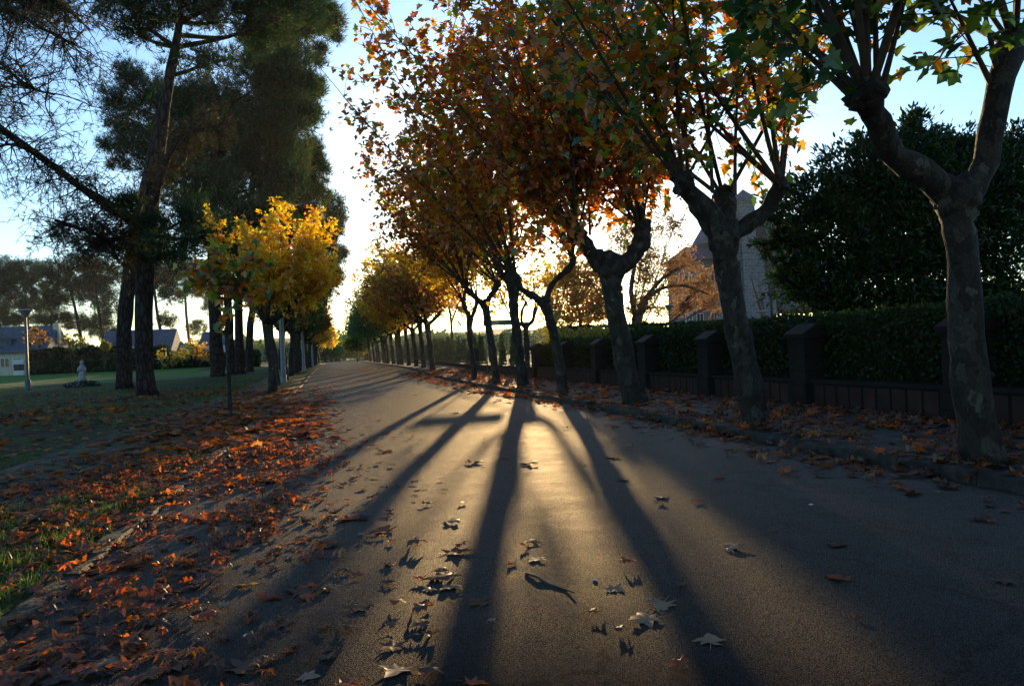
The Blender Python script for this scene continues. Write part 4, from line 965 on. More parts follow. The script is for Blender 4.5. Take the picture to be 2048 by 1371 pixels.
bush('golden_shrub', 'loose golden leaved shrub catching the sun beside the pointed pillar', 'shrub', (10.2, 34, 0),
     [(1110, 690, 35, 40), (1150, 680, 45, 30), (1100, 650, 25, 25), (1120, 730, 30, 25), (1190, 670, 40, 20), (1160, 720, 40, 25), (1230, 665, 40, 14)], 34, M['yellow'], 4200, .13, (SMALL,), seed=71, clump=.25)
bush('maple_tree', 'small maple glowing amber between the third plane tree and the crooked armed one', 'tree', (12.5, 46, 0),
     [(1150, 600, 50, 45), (1180, 560, 50, 45), (1140, 535, 35, 30), (1205, 590, 35, 50), (1120, 560, 40, 40), (1200, 620, 45, 30), (1140, 640, 60, 25), (1105, 610, 25, 30)], 46, M['gold_far'], 13000, .18, (STAR,), seed=72, clump=.16,
     stems=[[(1160, 700, 9), (1160, 640, 7), (1150, 590, 4)]])
bush('broad_tree', 'broad russet leaved tree with dark arching boughs before the stone buildings', 'tree', (20, 52, 0),
     [(1240, 470, 40, 45), (1350, 450, 40, 35), (1330, 560, 60, 45), (1390, 590, 50, 35), (1290, 590, 50, 40), (1270, 620, 40, 25), (1300, 520, 40, 35), (1350, 520, 60, 35), (1270, 530, 40, 50), (1410, 560, 35, 30), (1320, 620, 60, 20), (1290, 470, 45, 40), (1380, 610, 50, 20), (1425, 600, 25, 30)], 52, M['rust_far'], 17000, .16, (STAR,), seed=73, clump=.15,
     stems=[[(1268, 660, 16), (1285, 610, 13), (1320, 560, 8), (1370, 530, 5)], [(1268, 655, 12), (1300, 590, 8), (1360, 570, 6), (1420, 590, 3)], [(1272, 640, 12), (1262, 570, 9), (1285, 480, 5)]])
bush('pale_tree', 'thin leafed pale tree seen against the sky left of the near cluster', 'tree', (14.5, 75, .3),
     [(880, 600, 30, 25), (910, 590, 35, 30), (900, 620, 35, 20), (925, 620, 25, 20), (890, 570, 25, 20)], 75, M['gold_far'], 2600, .22, (STAR,), seed=74, clump=.2,
     stems=[[(905, 690, 6), (902, 640, 5), (895, 590, 3)], [(903, 645, 4), (915, 610, 3), (925, 590, 2)]])
bush('bare_shrub', 'bare branching shrub at the foot of the stone gable', 'shrub', P(1550, 640, 60).xy.to_3d(),
     [(1520, 590, 25, 40), (1560, 590, 30, 45), (1600, 600, 30, 40), (1540, 560, 20, 30)], 60, M['rust_far'], 260, .14, (STAR,), seed=75,
     stems=[[(1530, 645, 5), (1515, 600, 4), (1500, 550, 2)], [(1545, 645, 5), (1540, 590, 4), (1530, 530, 2)], [(1560, 645, 5), (1575, 590, 4), (1585, 540, 2)], [(1600, 645, 5), (1610, 600, 3), (1612, 560, 2)]])
# greenery at the road's far end
for i, (px, py, rx, ry, Y, mm, lab) in enumerate(((655, 705, 30, 20, 190, 'far_green', 'dark shrubbery closing the left of the road end'), (700, 700, 28, 18, 200, 'lime', 'low lime green bushes at the middle of the road end'),
        (735, 708, 25, 14, 210, 'far_green', 'dull green bank of bushes right of the road end'), (650, 670, 20, 26, 180, 'gold', 'golden tree arching over the left of the road end'), (715, 690, 22, 14, 150, 'lime', 'low hanging lime green tree at the right of the road end'))):
    bb = P(px, 716, Y); bush('far_bush' if i not in (3, 4) else 'far_tree', lab, 'tree' if i in (3, 4) else 'bush', (bb.x, Y, .28), [(px - rx * .5, py, rx * .7, ry), (px + rx * .5, py + 2, rx * .7, ry * .9), (px, py - ry * .3, rx * .6, ry)], Y, M['leaf_' + mm], 3000, .55, (STAR,), seed=80 + i)
# yellow and brown small trees by the far houses
for i, (px, py, rx, ry, mm, lab) in enumerate(((145, 680, 20, 12, 'yellow', 'bright yellow small tree behind the statue'), (70, 672, 30, 12, 'rust_far', 'thin rusty tree in front of the blue roof'), (210, 690, 10, 8, 'yellow', 'small yellow bush by the second far house'),
        (345, 712, 30, 22, 'yellow', 'sunlit yellowish bush at the far lawn edge between the umbrella pines'), (400, 700, 20, 22, 'gold_far', 'pale sunlit bush left of the massive pine'))):
    bb = P(px, 738, 93); bush('small_tree' if i < 2 else 'far_bush', lab, 'tree' if i < 2 else 'bush', (bb.x, 93, .8), [(px - rx * .4, py, rx * .7, ry), (px + rx * .4, py + 2, rx * .7, ry)], 93, M[mm], 420, .3, (STAR,), seed=90 + i, clump=.2)

# distant woods, one mass
nr = np.random.default_rng(55); c = MB(); n = 26000
ang = nr.uniform(R(-42), R(48), n); rad_ = nr.uniform(235, 300, n)
top = np.array([6.5 + 3.5 * mnoise.noise(Vector((a * 22, 1, 0))) + 2.0 * mnoise.noise(Vector((a * 70, 5, 0))) for a in ang])
pos = np.stack([rad_ * np.sin(ang), rad_ * np.cos(ang), .5 + nr.random(n) ** .7 * top], 1)
scatter(c, STAR, pos, rand_dirs(n, nr) + np.array([0, 0, .5]), rand_dirs(n, nr), 1.7, 0)
o = c.build('distant_woods', M['reed']); tag(o, 'hazy line of woods closing the view beyond the park', kind='stuff')

# ------------------------------------------------------------------ buildings
def quad_prism(mb, pts, mi=0):
    """six-sided block from 4 bottom and 4 top points"""
    T = []
    for a, b_, c_, d_ in [(0, 3, 2, 1), (4, 5, 6, 7), (0, 1, 5, 4), (1, 2, 6, 5), (2, 3, 7, 6), (3, 0, 4, 7)]: T += [(a, b_, c_), (a, c_, d_)]
    mb.add([tuple(p) for p in pts], T, mi)
def gable_house(root, x0, x1, y0, y1, eave, ridge, z0, wallm, roofm, over=.35, axis='x'):
    MB().box((x0, y0, z0), (x1, y1, eave)).build('wall', wallm, root)
    mb = MB(); o_ = over; ym = (y0 + y1) / 2; xm = (x0 + x1) / 2
    if axis == 'x':
        V = [(x0 - o_, y0 - o_, eave - .05), (x1 + o_, y0 - o_, eave - .05), (x1 + o_, y1 + o_, eave - .05), (x0 - o_, y1 + o_, eave - .05), (x0 - o_, ym, ridge), (x1 + o_, ym, ridge)]
    else:
        V = [(x0 - o_, y0 - o_, eave - .05), (x0 - o_, y1 + o_, eave - .05), (x1 + o_, y1 + o_, eave - .05), (x1 + o_, y0 - o_, eave - .05), (xm, y0 - o_, ridge), (xm, y1 + o_, ridge)]
    mb.add(V, [(0, 2, 1), (0, 3, 2), (0, 1, 5), (0, 5, 4), (3, 4, 5), (3, 5, 2), (0, 4, 3), (1, 2, 5)]); return mb.build('roof', roofm, root)
def window(root, x, y, z, w, h, frame='white'):
    f = MB()
    for lo, hi in (((x - w / 2, y - .06, z), (x - w / 2 + .07, y + .02, z + h)), ((x + w / 2 - .07, y - .06, z), (x + w / 2, y + .02, z + h)), ((x - w / 2 + .07, y - .06, z), (x + w / 2 - .07, y + .02, z + .07)), ((x - w / 2 + .07, y - .06, z + h - .07), (x + w / 2 - .07, y + .02, z + h)), ((x - .03, y - .055, z + .07), (x + .03, y + .02, z + h - .07))): f.box(lo, hi)
    wn = f.build('window', M[frame], root); MB().box((x - w / 2 + .07, y - .03, z + .07), (x + w / 2 - .07, y - .005, z + h - .07)).build('pane', M['glass'], wn)
# left house
hA = empty('house', (-41, 102, .8), 'cream house with a big blue slate roof and dormers at the left edge', 'house')
e0, e1 = P(-60, 706, 100), P(112, 700, 100); rdg = P(30, 652, 104).z
rf = gable_house(hA, e0.x, P(84, 703, 100).x, 100, 109, e1.z - .1, rdg, .7, M['plaster'], M['slate'], .5)
for px in (8, 72):
    q = P(px, 690, 101); d = MB(); d.box((q.x - .8, 100.8, q.z - .6), (q.x + .8, 103, q.z + .7)); d.add([(q.x - 1, 100.6, q.z + .7), (q.x + 1, 100.6, q.z + .7), (q.x, 100.6, q.z + 1.3), (q.x - 1, 103.5, q.z + .7), (q.x + 1, 103.5, q.z + .7), (q.x, 103.5, q.z + 1.3)], [(0, 1, 2), (3, 5, 4), (0, 2, 5), (0, 5, 3), (1, 4, 5), (1, 5, 2), (0, 3, 4), (0, 4, 1)]); d.build('dormer', M['slate'], rf)
q = P(85, 676, 102); MB().box((q.x - .35, 101.5, q.z - 1), (q.x + .35, 102.3, q.z + 1.0)).build('chimney', M['brickwall'], rf)
q = P(114, 650, 104); MB().box((q.x - .35, 103.6, q.z - 2.2), (q.x + .3, 104.4, q.z + .2)).build('chimney', M['plaster'], rf)
for px in (10, 35, 62): q = P(px, 726, 100); window(hA, q.x, 99.97, q.z - .5, 1.0, 1.1)
MB().box((P(28, 740, 98).x, 97.8, .8), (P(49, 740, 98).x, 98.1, 1.35)).box((P(28, 740, 98).x, 97.8, 2.05), (P(49, 740, 98).x, 98.1, 2.6)).build('terrace_wall', M['white'], hA)
mb = MB(); xa, xb = P(28, 740, 98).x, P(49, 740, 98).x
for i in range(12): x = xa + (i + .5) * (xb - xa) / 12; mb.tube([(x, 97.95, 1.34), (x, 97.95, 2.06)], [.04, .04], 5)
mb.build('railing', M['iron'], hA)
hB = empty('house', (-27, 106, .8), 'second far house with a grey hipped roof behind the close pair of pines', 'house')
a_, b_ = P(205, 705, 106), P(335, 700, 106); rf = gable_house(hB, a_.x, b_.x, 106, 114, a_.z, P(260, 660, 110).z, .7, M['plaster'], M['slate'], .5)
MB().box((b_.x - 3, 109, rf['_o'][2] + 6), (b_.x - 2.2, 109.8, P(260, 652, 110).z)).build('chimney', M['plaster'], rf)
for px in (230, 285, 312): q = P(px, 722, 106); window(hB, q.x, 105.97, q.z - .4, 1.0, 1.1)
hC = empty('house', (-17, 125, .8), 'small pale gabled house far behind, left of the massive pine', 'house')
a_, b_ = P(403, 690, 125), P(450, 690, 125); gable_house(hC, a_.x, b_.x, 125, 133, a_.z, P(430, 662, 127).z, .7, M['white'], M['slate'], .4)
for px in (412, 425): q = P(px, 705, 125); window(hC, q.x, 124.97, q.z - .5, .9, 1.1)

# stone building with turret on the right
YB = 90; sb = empty('stone_building', (P(1500, 640, YB).x, YB, 0), 'granite building with slate roofs and a slim pointed turret beyond the hedges', 'building')
tl, tr_ = P(1478, 398, YB), P(1511, 397, YB); xm = (tl.x + tr_.x) / 2; hw = (tr_.x - tl.x) / 2 * .86
MB().box((xm - hw, YB, 0), (xm + hw, YB + 2 * hw, tl.z - .25)).build('turret_wall', M['granite'], sb)
o_ = hw * 1.18; zt = tl.z - .25; MB().box((xm - o_, YB - .2, zt + .003), (xm + o_, YB + 2 * o_ - .2, zt + .3)).build('cornice', M['granite'], sb)
apx = P(1493, 375, YB); yo = YB - .3; o2 = hw * 1.3
MB().add([(xm - o2, yo, zt + .303), (xm + o2, yo, zt + .303), (xm + o2, yo + 2 * o2, zt + .303), (xm - o2, yo + 2 * o2, zt + .303), (xm, yo + o2, apx.z)], [(0, 2, 1), (0, 3, 2), (0, 1, 4), (1, 2, 4), (2, 3, 4), (3, 0, 4)]).build('turret_roof', M['slate'], sb)
# gable wall: tall, sloping to the right, slate roof behind it
def poly_wall(name, pts2, y0, y1, m_, root):
    n = len(pts2); V = [(x, y0, z) for x, z in pts2] + [(x, y1, z) for x, z in pts2]; T = []
    for i in range(1, n - 1): T += [(0, i, i + 1), (n, n + i + 1, n + i)]
    for i in range(n): j = (i + 1) % n; T += [(i, j + n, j), (i, i + n, j + n)]
    return MB().add(V, T).build(name, m_, root)
pw = [P(1440, 640, YB), P(1560, 640, YB), P(1556, 600, YB), P(1514, 470, YB), P(1512, 425, YB), P(1486, 418, YB), P(1440, 480, YB)]
poly_wall('gable_wall', [(pw[0].x, 0), (pw[1].x, 0), (pw[2].x, pw[2].z), (pw[3].x, pw[3].z), (pw[4].x, pw[4].z), (pw[5].x, pw[5].z), (pw[6].x, pw[6].z)], YB + .5, YB + 1.4, M['granite'], sb)
q1, q2, q3, q4 = P(1514, 440, YB + 3), P(1580, 440, YB + 3), P(1680, 620, YB + 3), P(1556, 620, YB + 3)
poly_wall('roof', [(q4.x, q4.z), (q3.x, q3.z), (q2.x, q2.z), (q1.x, q1.z)], YB + 1.6, YB + 12, M['slate'], sb)
q1, q2, q3 = P(1458, 470, YB), P(1500, 412, YB), P(1540, 470, YB)
poly_wall('roof', [(q1.x, q1.z), (q3.x, q3.z), (q2.x + .6, q2.z), (q2.x - .6, q2.z)], YB + 3, YB + 11, M['slate'], sb)
wl_, wr_ = P(1366, 530, YB + 4), P(1444, 508, YB + 4)
MB().box((wl_.x, YB + 4, 0), (wr_.x, YB + 9, (wl_.z + wr_.z) / 2)).build('wing_wall', M['granite'], sb)
zz = (wl_.z + wr_.z) / 2 + .003; xa, xb = wl_.x - .4, wr_.x + .4
MB().add([(xa, YB + 3.6, zz), (xb, YB + 3.6, zz), (xb, YB + 9.4, zz), (xa, YB + 9.4, zz), (xa + 2, YB + 6.5, zz + 2.0), (xb, YB + 6.5, zz + 2.0)], [(0, 2, 1), (0, 3, 2), (0, 1, 5), (0, 5, 4), (3, 4, 5), (3, 5, 2), (0, 4, 3), (1, 2, 5)]).build('wing_roof', M['slate'], sb)
for px, py in ((1383, 562), (1408, 560), (1378, 640), (1400, 640), (1428, 638), (1428, 560)):
    q = P(px, py, YB + 4); window(sb, q.x, YB + 3.97, q.z - .8, 1.0, 1.7)

# ------------------------------------------------------------------ lamps, sign, statue
def park_lamp(base, top_z, wd, label, m_='grey_lamp', group='low park lamps with flat conical hoods'):
    b = Vector(base); root = empty('park_lamp', b, label, 'street lamp', group); h_ = top_z - b.z; s = wd / .85
    MB().lathe([(.16 * s, 0), (.16 * s, .55 * s), (.11 * s, .6 * s), (.085 * s, .65 * s), (.07 * s, h_ - .5 * s)], b, 14).build('post', M[m_], root, smooth=True)
    MB().lathe([(.0, h_ - .52 * s), (.10 * s, h_ - .5 * s), (.30 * s, h_ - .17 * s)], b, 18).build('lamp_bowl', M['lamp_glass'], root, smooth=True)
    MB().lathe([(.30 * s, h_ - .17 * s), (.43 * s, h_ - .16 * s), (.43 * s, h_ - .12 * s), (.12 * s, h_ - .02 * s), (0, h_)], b, 18).build('lamp_hood', M[m_], root)
g_ = G(56, 779); park_lamp(g_, P(50, 617, g_.y).z, .85, 'grey park lamp with a pale hood on the lawn near the left edge')
for px, py, Y, lab in ((1338, 608, 42, 'park lamp hood showing between the third and second plane trees'), (1524, 620, 46, 'park lamp hood showing right of the second plane trunk above the hedge'), (1024, 680, 62, 'small sun struck park lamp behind the green sign post')):
    q = P(px, py, Y); park_lamp((q.x, Y, 0), q.z, .66, lab)
# street lamps by the road on the left
sl = empty('street_lamp', (-2.75, 44, .05), 'tall galvanised street lamp rising into the golden crown at the left kerb', 'street lamp', 'tall galvanised street lamps')
b = Vector((-2.75, 44, .05)); zt = 9.6
MB().lathe([(.16, 0), (.16, .35), (.125, .4), (.12, 3), (.07, zt - .4)], b, 16).lathe([(.22, 0), (.22, .03), (0, .03)], b, 16).build('post', M['galv'], sl, smooth=[0])
MB().tube([b + Vector((0, 0, zt - .5)), b + Vector((.3, 0, zt - .05)), b + Vector((1.5, 0, zt + .15))], [.06, .05, .04], 8).build('arm', M['galv'], sl, smooth=True)
mb = MB(); mb.ball(b + Vector((1.85, 0, zt + .15)), (.42, .16, .09)); mb.build('lamp_head', M['grey_lamp'], sl, smooth=True)
copy_thing(sl, (-2.75, 72, .3), label='second galvanised street lamp farther along the left kerb')
copy_thing(sl, (-2.75, 100, .3), label='third galvanised street lamp near the end of the left row')

# green street sign
Ys = 40; tlp, trp, blp = P(966, 640.5, Ys), P(1031, 637, Ys), P(966, 652, Ys)
sg = empty('street_sign', (P(1012, 750, Ys).x, Ys, .0), 'long green street name sign on two thin posts among the near plane trees', 'sign')
zc = P(1000, 645, Ys).z
MB().box((tlp.x, Ys - .02, zc - .14), (trp.x, Ys + .02, zc + .14)).build('sign_board', M['sign'], sg)
mb = MB()
for px in (1010, 972): x = P(px, 660, Ys).x; mb = MB().tube([(x, Ys + .045, 0), (x, Ys + .045, zc + .14)], [.025, .025], 8); mb.build('post', M['galv'], sg, smooth=True)
cu = bpy.data.curves.new('lettering', 'FONT'); cu.body = 'Avenida'; cu.size = .20; cu.extrude = .003; cu.align_x = 'LEFT'
tx = bpy.data.objects.new('lettering', cu); COL.objects.link(tx); cu.materials.append(M['letters'])
dg = bpy.context.evaluated_depsgraph_get(); me = bpy.data.meshes.new_from_object(tx.evaluated_get(dg)); bpy.data.objects.remove(tx)
wdt = max(v.co.x for v in me.vertices); x1 = P(998, 646, Ys).x; sc_ = 1.0
ob = bpy.data.objects.new('lettering', me); COL.objects.link(ob); ob.parent = sg
ob.rotation_euler = (math.pi / 2, 0, 0); ob.location = Vector((x1 - wdt, Ys - .025, zc - .07)) - Vector(sg['_o'])
if not me.materials: me.materials.append(M['letters'])

# statue with flowers
b = G(165, 772); st = empty('statue', b, 'pale stone statue of a robed standing figure on the lawn', 'statue')
S = .86
prof = [(.26, 0), (.27, .1), (.22, .18), (.24, .22), (.25, .3), (.22, .7), (.19, 1.0), (.2, 1.2), (.215, 1.36), (.17, 1.47), (.08, 1.53), (.075, 1.56), (.11, 1.62), (.125, 1.70), (.11, 1.78), (.06, 1.84), (0, 1.86)]
f = MB(); V = []; T = []; K = 26
for r_, z in prof:
    for j in range(K):
        t = 2 * math.pi * j / K; fold = 1 + (.07 * math.sin(t * 7 + z * 2) if .18 < z < 1.3 else 0)
        V.append((b.x + r_ * fold * math.cos(t) * 1.0 * S, b.y + r_ * fold * math.sin(t) * .8 * S, b.z + z * S))
for i in range(len(prof) - 1):
    for j in range(K): a, c_ = i * K + j, i * K + (j + 1) % K; T += [(a, c_, c_ + K), (a, c_ + K, a + K)]
f.add(V, T); fb = b
f.tube([fb + Vector((-.19, -.02, 1.34)) * S, fb + Vector((-.24, -.10, 1.08)) * S, fb + Vector((-.06, -.22, 1.18)) * S, fb + Vector((0, -.23, 1.27)) * S], [.065, .06, .045, .03], 8)
f.tube([fb + Vector((.19, -.02, 1.34)) * S, fb + Vector((.24, -.10, 1.08)) * S, fb + Vector((.06, -.22, 1.18)) * S, fb + Vector((0, -.23, 1.27)) * S], [.065, .06, .045, .03], 8)
f.build('figure', M['stone_white'], st, smooth=True)
MB().lathe([(.34, -.05), (.34, .06), (.28, .08), (0, .08)], b, 8).build('plinth', M['stone_white'], st)
fl = empty('flower_bed', b, 'ring of pale and pink flower bouquets around the statue foot', 'flower bed')
nr = np.random.default_rng(9); MB().ball((b.x + .1, b.y - .3, b.z - .05), (.95, .6, .18), jit=.3).build('soil', M['rock'], fl, smooth=True)
for nm, mm, n, sz in (('leaves', 'laurel', 900, .16), ('white_blooms', 'cream_flower', 130, .10), ('pink_blooms', 'pink_flower', 60, .09)):
    c = MB(); a = nr.random(n) * 6.28; rr = np.sqrt(nr.random(n)) * .95
    pos = np.stack([b.x + .1 + np.cos(a) * rr, b.y - .3 + np.sin(a) * rr * .6, b.z + .08 + .3 * nr.random(n) * (1.2 - rr)], 1)
    scatter(c, STAR if nm != 'leaves' else SMALL, pos, rand_dirs(n, nr), rand_dirs(n, nr) + np.array([0, -.5, .8]), sz, 0); c.build(nm, M[mm], fl)

# contrail, far up in the sky
a, c_ = P(200, 156, 3000), P(202, 121, 3000)
o = MB().tube([a, a.lerp(c_, .5), c_], [5, 4, 1.5], 8).build('contrail', plain('contrail_white', (.9, .9, .9)), smooth=True); tag(o, 'short white vapour trail high above the left pines', kind='stuff')

# ------------------------------------------------------------------ leaf litter
def leaf_cloud(n, xr, yr, dens, seed):
    nr = np.random.default_rng(seed); x = nr.uniform(*xr, n); y = yr[0] + (yr[1] - yr[0]) * nr.random(n); p_ = dens(x, y); k = nr.random(n) < p_
    return x[k], y[k], p_[k]
def nz(x, y, s, o_=0):
    return np.array([mnoise.noise(Vector((a * s, b__ * s, o_))) for a, b__ in zip(x, y)])
def bell(x, c_, w): return np.exp(-((x - c_) / w) ** 2)
def dens_left(x, y):
    edge = -.35 + .25 * nz(x, y, .55) + .1 * np.clip((y - 6) / 6, 0, 1)
    core_ = 1 / (1 + np.exp((x - edge) * 5.5)) * 1 / (1 + np.exp((-3.1 - .25 * np.clip(y - 5, 0, 6) / 3 - x) * 3.5))
    d = core_ * (.5 + .75 * nz(x, y, 1.3, 3)) * (.45 + .55 * np.clip((y - 3) / 4, 0, 1)) * (1 - .35 * ((x > XL - .2) & (x < XL)))
    return np.clip(d * (1 - .75 * (y > 24)), 0, 1) * (1 - .3 * ((x < XL - .05) & (y < 5.5)))
def place_litter(name, label, x, y, pv, mats_, seed, size, near, zbase, pile=.05):
    nr = np.random.default_rng(seed); n = len(x); mb = MB()
    z = np.array([zbase(a, b__) for a, b__ in zip(x, y)]) + nr.random(n) * pile * pv
    pos = np.stack([x, y, z], 1); a = nr.random(n) * 6.283; dirs = np.stack([np.cos(a), np.sin(a), nr.normal(size=n) * .14 * (.4 + pv)], 1)
    nn = nr.normal(size=(n, 3)) * (.14 + .26 * pv[:, None]) + np.array([0, 0, 1.]); tm = FALLEN if near else FALLEN_LOW
    pick = nr.integers(0, len(tm), n); mi = (nr.random(n) < .42).astype(int)
    for q in range(len(tm)):
        for m_ in (0, 1):
            w = (pick == q) & (mi == m_); scatter(mb, tm[q], pos[w], dirs[w], nn[w], size * nr.uniform(.45, 1.25, int(w.sum())), m_)
    o = mb.build(name, mats_, smooth=near); tag(o, label, kind='stuff'); return o
def zroad(x, y):
    z = zg(x, y)
    if x < XL - .2: return z + .012
    if x < XL: return z + .04
    if x < XR: return z + .012
    if x < XR + .18: return z + .125
    if x < XW: return z + .105
    return z + .01
LM = [M['litter'], M['litter_brown']]; BM = [M['litter_brown'], M['litter']]
x, y, p_ = leaf_cloud(15500, (-4.2, 1.0), (1.9, 12), dens_left, 1)
INDIV = []
place_litter('leaf_litter', 'thick drift of orange fallen leaves along the near left kerb', x, y, p_, LM, 2, .112, True, zroad, .035)
x, y, p_ = leaf_cloud(22000, (-4.6, 1.2), (12, 36), dens_left, 3)
place_litter('leaf_litter', 'orange leaf carpet running along the left kerb into the distance', x, y, p_, LM, 4, .18, False, zroad, .07)
def dens_right(x, y):
    d = 1 / (1 + np.exp((4.95 + .35 * nz(x, y, .5, 7) - np.clip((y - 14) / 12, 0, 1) * .9 - x) * 6))
    return np.clip(d * (.5 + .6 * nz(x, y, .9, 9)), 0, 1) 
x, y, p_ = leaf_cloud(4200, (3.6, 8.15), (4, 13), dens_right, 5)
place_litter('leaf_litter', 'brown leaf carpet over the right pavement below the nearest trees', x, y, p_, BM, 6, .17, True, zroad, .05)
x, y, p_ = leaf_cloud(11500, (3.2, 8.15), (13, 50), dens_right, 7)
place_litter('leaf_litter', 'brown and orange leaf carpet around the bases of the right plane trees', x, y, p_, LM, 8, .18, False, zroad, .05)
def dens_lawn(x, y): return np.clip(.32 + .9 * nz(x, y, .22, 11) + .5 * bell(y, 27, 5) * (x < -5), 0, .9)
x, y, p_ = leaf_cloud(26000, (-24, -2.8), (6, 44), dens_lawn, 9)
place_litter('leaf_litter', 'dull brown leaves scattered in drifts over the left lawn', x, y, p_, BM, 10, .17, False, lambda a, b__: zg(a, b__) + .01, .05)
def dens_road(x, y): return np.clip(.12 + .9 * nz(x, y, .35, 14) - .02 * (x > 3), 0, 1) * (.45 + .55 * (x < 2.6))
x, y, p_ = leaf_cloud(1900, (-1, 5.3), (13.5, 75), dens_road, 15)
place_litter('leaf_litter', 'sparse leaves strewn across the far stretch of asphalt', x, y, p_ * .2, LM, 16, .18, False, zroad, .01)

# individual fallen leaves on the near asphalt and along the kerb: separate things
LG = 'fallen plane leaves lying on the near asphalt'
LMESH = {}
def leaf_mesh(v, mm):
    if (v, mm) not in LMESH:
        V, T = FALLEN[v]; me = MB().add(V, T).build('fallen_leaf', M[mm], smooth=True); LMESH[(v, mm)] = me.data; bpy.data.objects.remove(me)
    return LMESH[(v, mm)]
for nm_, st_ in (('fl_orange', [(0, (.40, .09, .015)), (1, (.45, .16, .03))]), ('fl_rust', [(0, (.28, .06, .02)), (1, (.34, .09, .02))]), ('fl_brown', [(0, (.13, .06, .03)), (1, (.17, .085, .045))]), ('fl_tan', [(0, (.26, .18, .11)), (1, (.30, .21, .13))])):
    M[nm_] = leaf_mat('fallen_' + nm_[3:] + '_leaf', st_, trans=.5 if 'tan' not in nm_ else .25, gloss=.05, rough=.4)
def put_leaf(p, v, mm, size, rz, label, tilt=(0, 0)):
    o = bpy.data.objects.new('fallen_leaf', leaf_mesh(v, mm)); COL.objects.link(o); o.location = p; o.scale = (size, size, size * .5); o.rotation_euler = (tilt[0], tilt[1], rz)
    tag(o, label, 'leaf', LG)
hand = [  # px, py, width px, variant, colour, label
    (1325, 1213, 66, 1, 'fl_tan', 'pale spread leaf, upper one of the group of four in the long shadow'),
    (1295, 1243, 76, 0, 'fl_tan', 'pale pink edged leaf with spiky lobes, middle of the group of four'),
    (1243, 1267, 42, 4, 'fl_brown', 'small curled tan leaf at the lower left of the group of four'),
    (1420, 1287, 66, 5, 'fl_tan', 'pale cupped leaf alone in the shadow right of the group of four'),
    (1228, 1181, 46, 3, 'fl_tan', 'folded pale leaf just above the group of four'),
    (1470, 1097, 62, 2, 'fl_tan', 'crinkled pale leaf alone on the grey asphalt right of centre'),
    (1680, 1160, 60, 3, 'fl_rust', 'bright red curled leaf on the open asphalt at the right'),
    (1675, 1093, 46, 1, 'fl_brown', 'flat brown leaf beyond the red one on the right asphalt'),
    (2008, 1168, 46, 2, 'fl_brown', 'brown leaf at the right picture edge in the shadow stripe'),
    (1715, 1236, 28, 4, 'fl_brown', 'tiny curled leaf below the red one at the right'),
    (1440, 960, 32, 6, 'fl_rust', 'red brown leaf standing on edge in the right shadow stripe'),
    (1065, 1088, 42, 2, 'fl_brown', 'dark crinkled leaf in the bright lane of light'),
    (1075, 1121, 46, 5, 'fl_tan', 'pale cupped leaf just below the dark crinkled one in the bright lane'),
    (1027, 1132, 28, 6, 'fl_orange', 'small glowing orange leaf at the edge of the central tree shadow'),
    (985, 1247, 24, 4, 'fl_tan', 'tiny pale curled leaf in the central tree shadow'),
    (1225, 917, 36, 3, 'fl_brown', 'rim lit leaf between the two right hand trunk shadows'),
    (1245, 962, 32, 1, 'fl_brown', 'flat brown leaf inside the narrow trunk shadow'),
    (1060, 931, 50, 2, 'fl_brown', 'dark leaf pair at the top of the central shadow'),
    (1167, 931, 16, 6, 'fl_orange', 'tiny orange leaf in the bright patch beyond the shadows'),
    (1320, 997, 40, 5, 'fl_tan', 'dull leaf left of the wide right shadow stripe'),
    (890, 1160, 90, 2, 'fl_brown', 'large dark leaf left of the central shadow'),
    (905, 1178, 60, 5, 'fl_tan', 'pale leaf tucked below the large dark leaf left of the central shadow'),
    (960, 1209, 60, 3, 'fl_brown', 'curled brown leaf touching the left side of the central shadow'),
    (912, 1108, 70, 1, 'fl_brown', 'broad brown leaf above the large dark one'),
    (835, 1095, 60, 4, 'fl_brown', 'crumpled leaf in a loose line left of the central shadow'),
    (770, 1063, 66, 3, 'fl_rust', 'russet leaf heap topping the middle of the left asphalt'),
    (905, 1046, 50, 2, 'fl_tan', 'pale rimmed leaf in the warm light left of centre'),
    (715, 1220, 60, 1, 'fl_brown', 'spiky brown leaf low on the left asphalt'),
    (845, 1228, 60, 4, 'fl_brown', 'rolled brown leaf near the bottom centre left'),
    (785, 1296, 62, 3, 'fl_brown', 'brown leaf near the bottom edge left of centre'),
    (795, 1345, 70, 1, 'fl_tan', 'wide tan leaf at the bottom edge'), (860, 1352, 70, 4, 'fl_brown', 'crumpled brown leaf beside the wide tan one at the bottom edge'),
    (655, 1305, 36, 6, 'fl_brown', 'upright curled leaf at the lower left asphalt'), (575, 1250, 56, 2, 'fl_brown', 'brown leaf in the lower left warm streak'),
    (210, 1330, 66, 0, 'fl_tan', 'pale pointed leaf standing tilted at the bottom left'), (490, 1340, 90, 3, 'fl_brown', 'heap topping brown leaf at the bottom left'),
    (350, 1340, 70, 2, 'fl_brown', 'dark leaf between the pale pointed one and the bottom heap'), (270, 1312, 60, 3, 'fl_orange', 'bright orange edged leaf at the bottom left'),
    (330, 1308, 60, 5, 'fl_rust', 'red brown leaf beside the bright orange edged one'), (420, 1240, 60, 4, 'fl_rust', 'orange lit leaf in the lower left streak of sun'),
    (600, 1190, 70, 2, 'fl_brown', 'brown leaf with lifted edges left of the warm streak'), (545, 1200, 60, 6, 'fl_rust', 'rust leaf standing beside the lifted edge one'),
    (700, 1040, 60, 1, 'fl_rust', 'rust leaf on the edge of the left shadow band'), (615, 1357, 48, 5, 'fl_tan', 'tan leaf cut by the bottom edge left of centre'),
    (945, 927, 50, 2, 'fl_rust', 'rust leaf just left of the central shadow, well up the road'), (770, 905, 40, 3, 'fl_rust', 'rust leaf in the sunlit lane farther up the left'),
]
rl = random.Random(99)
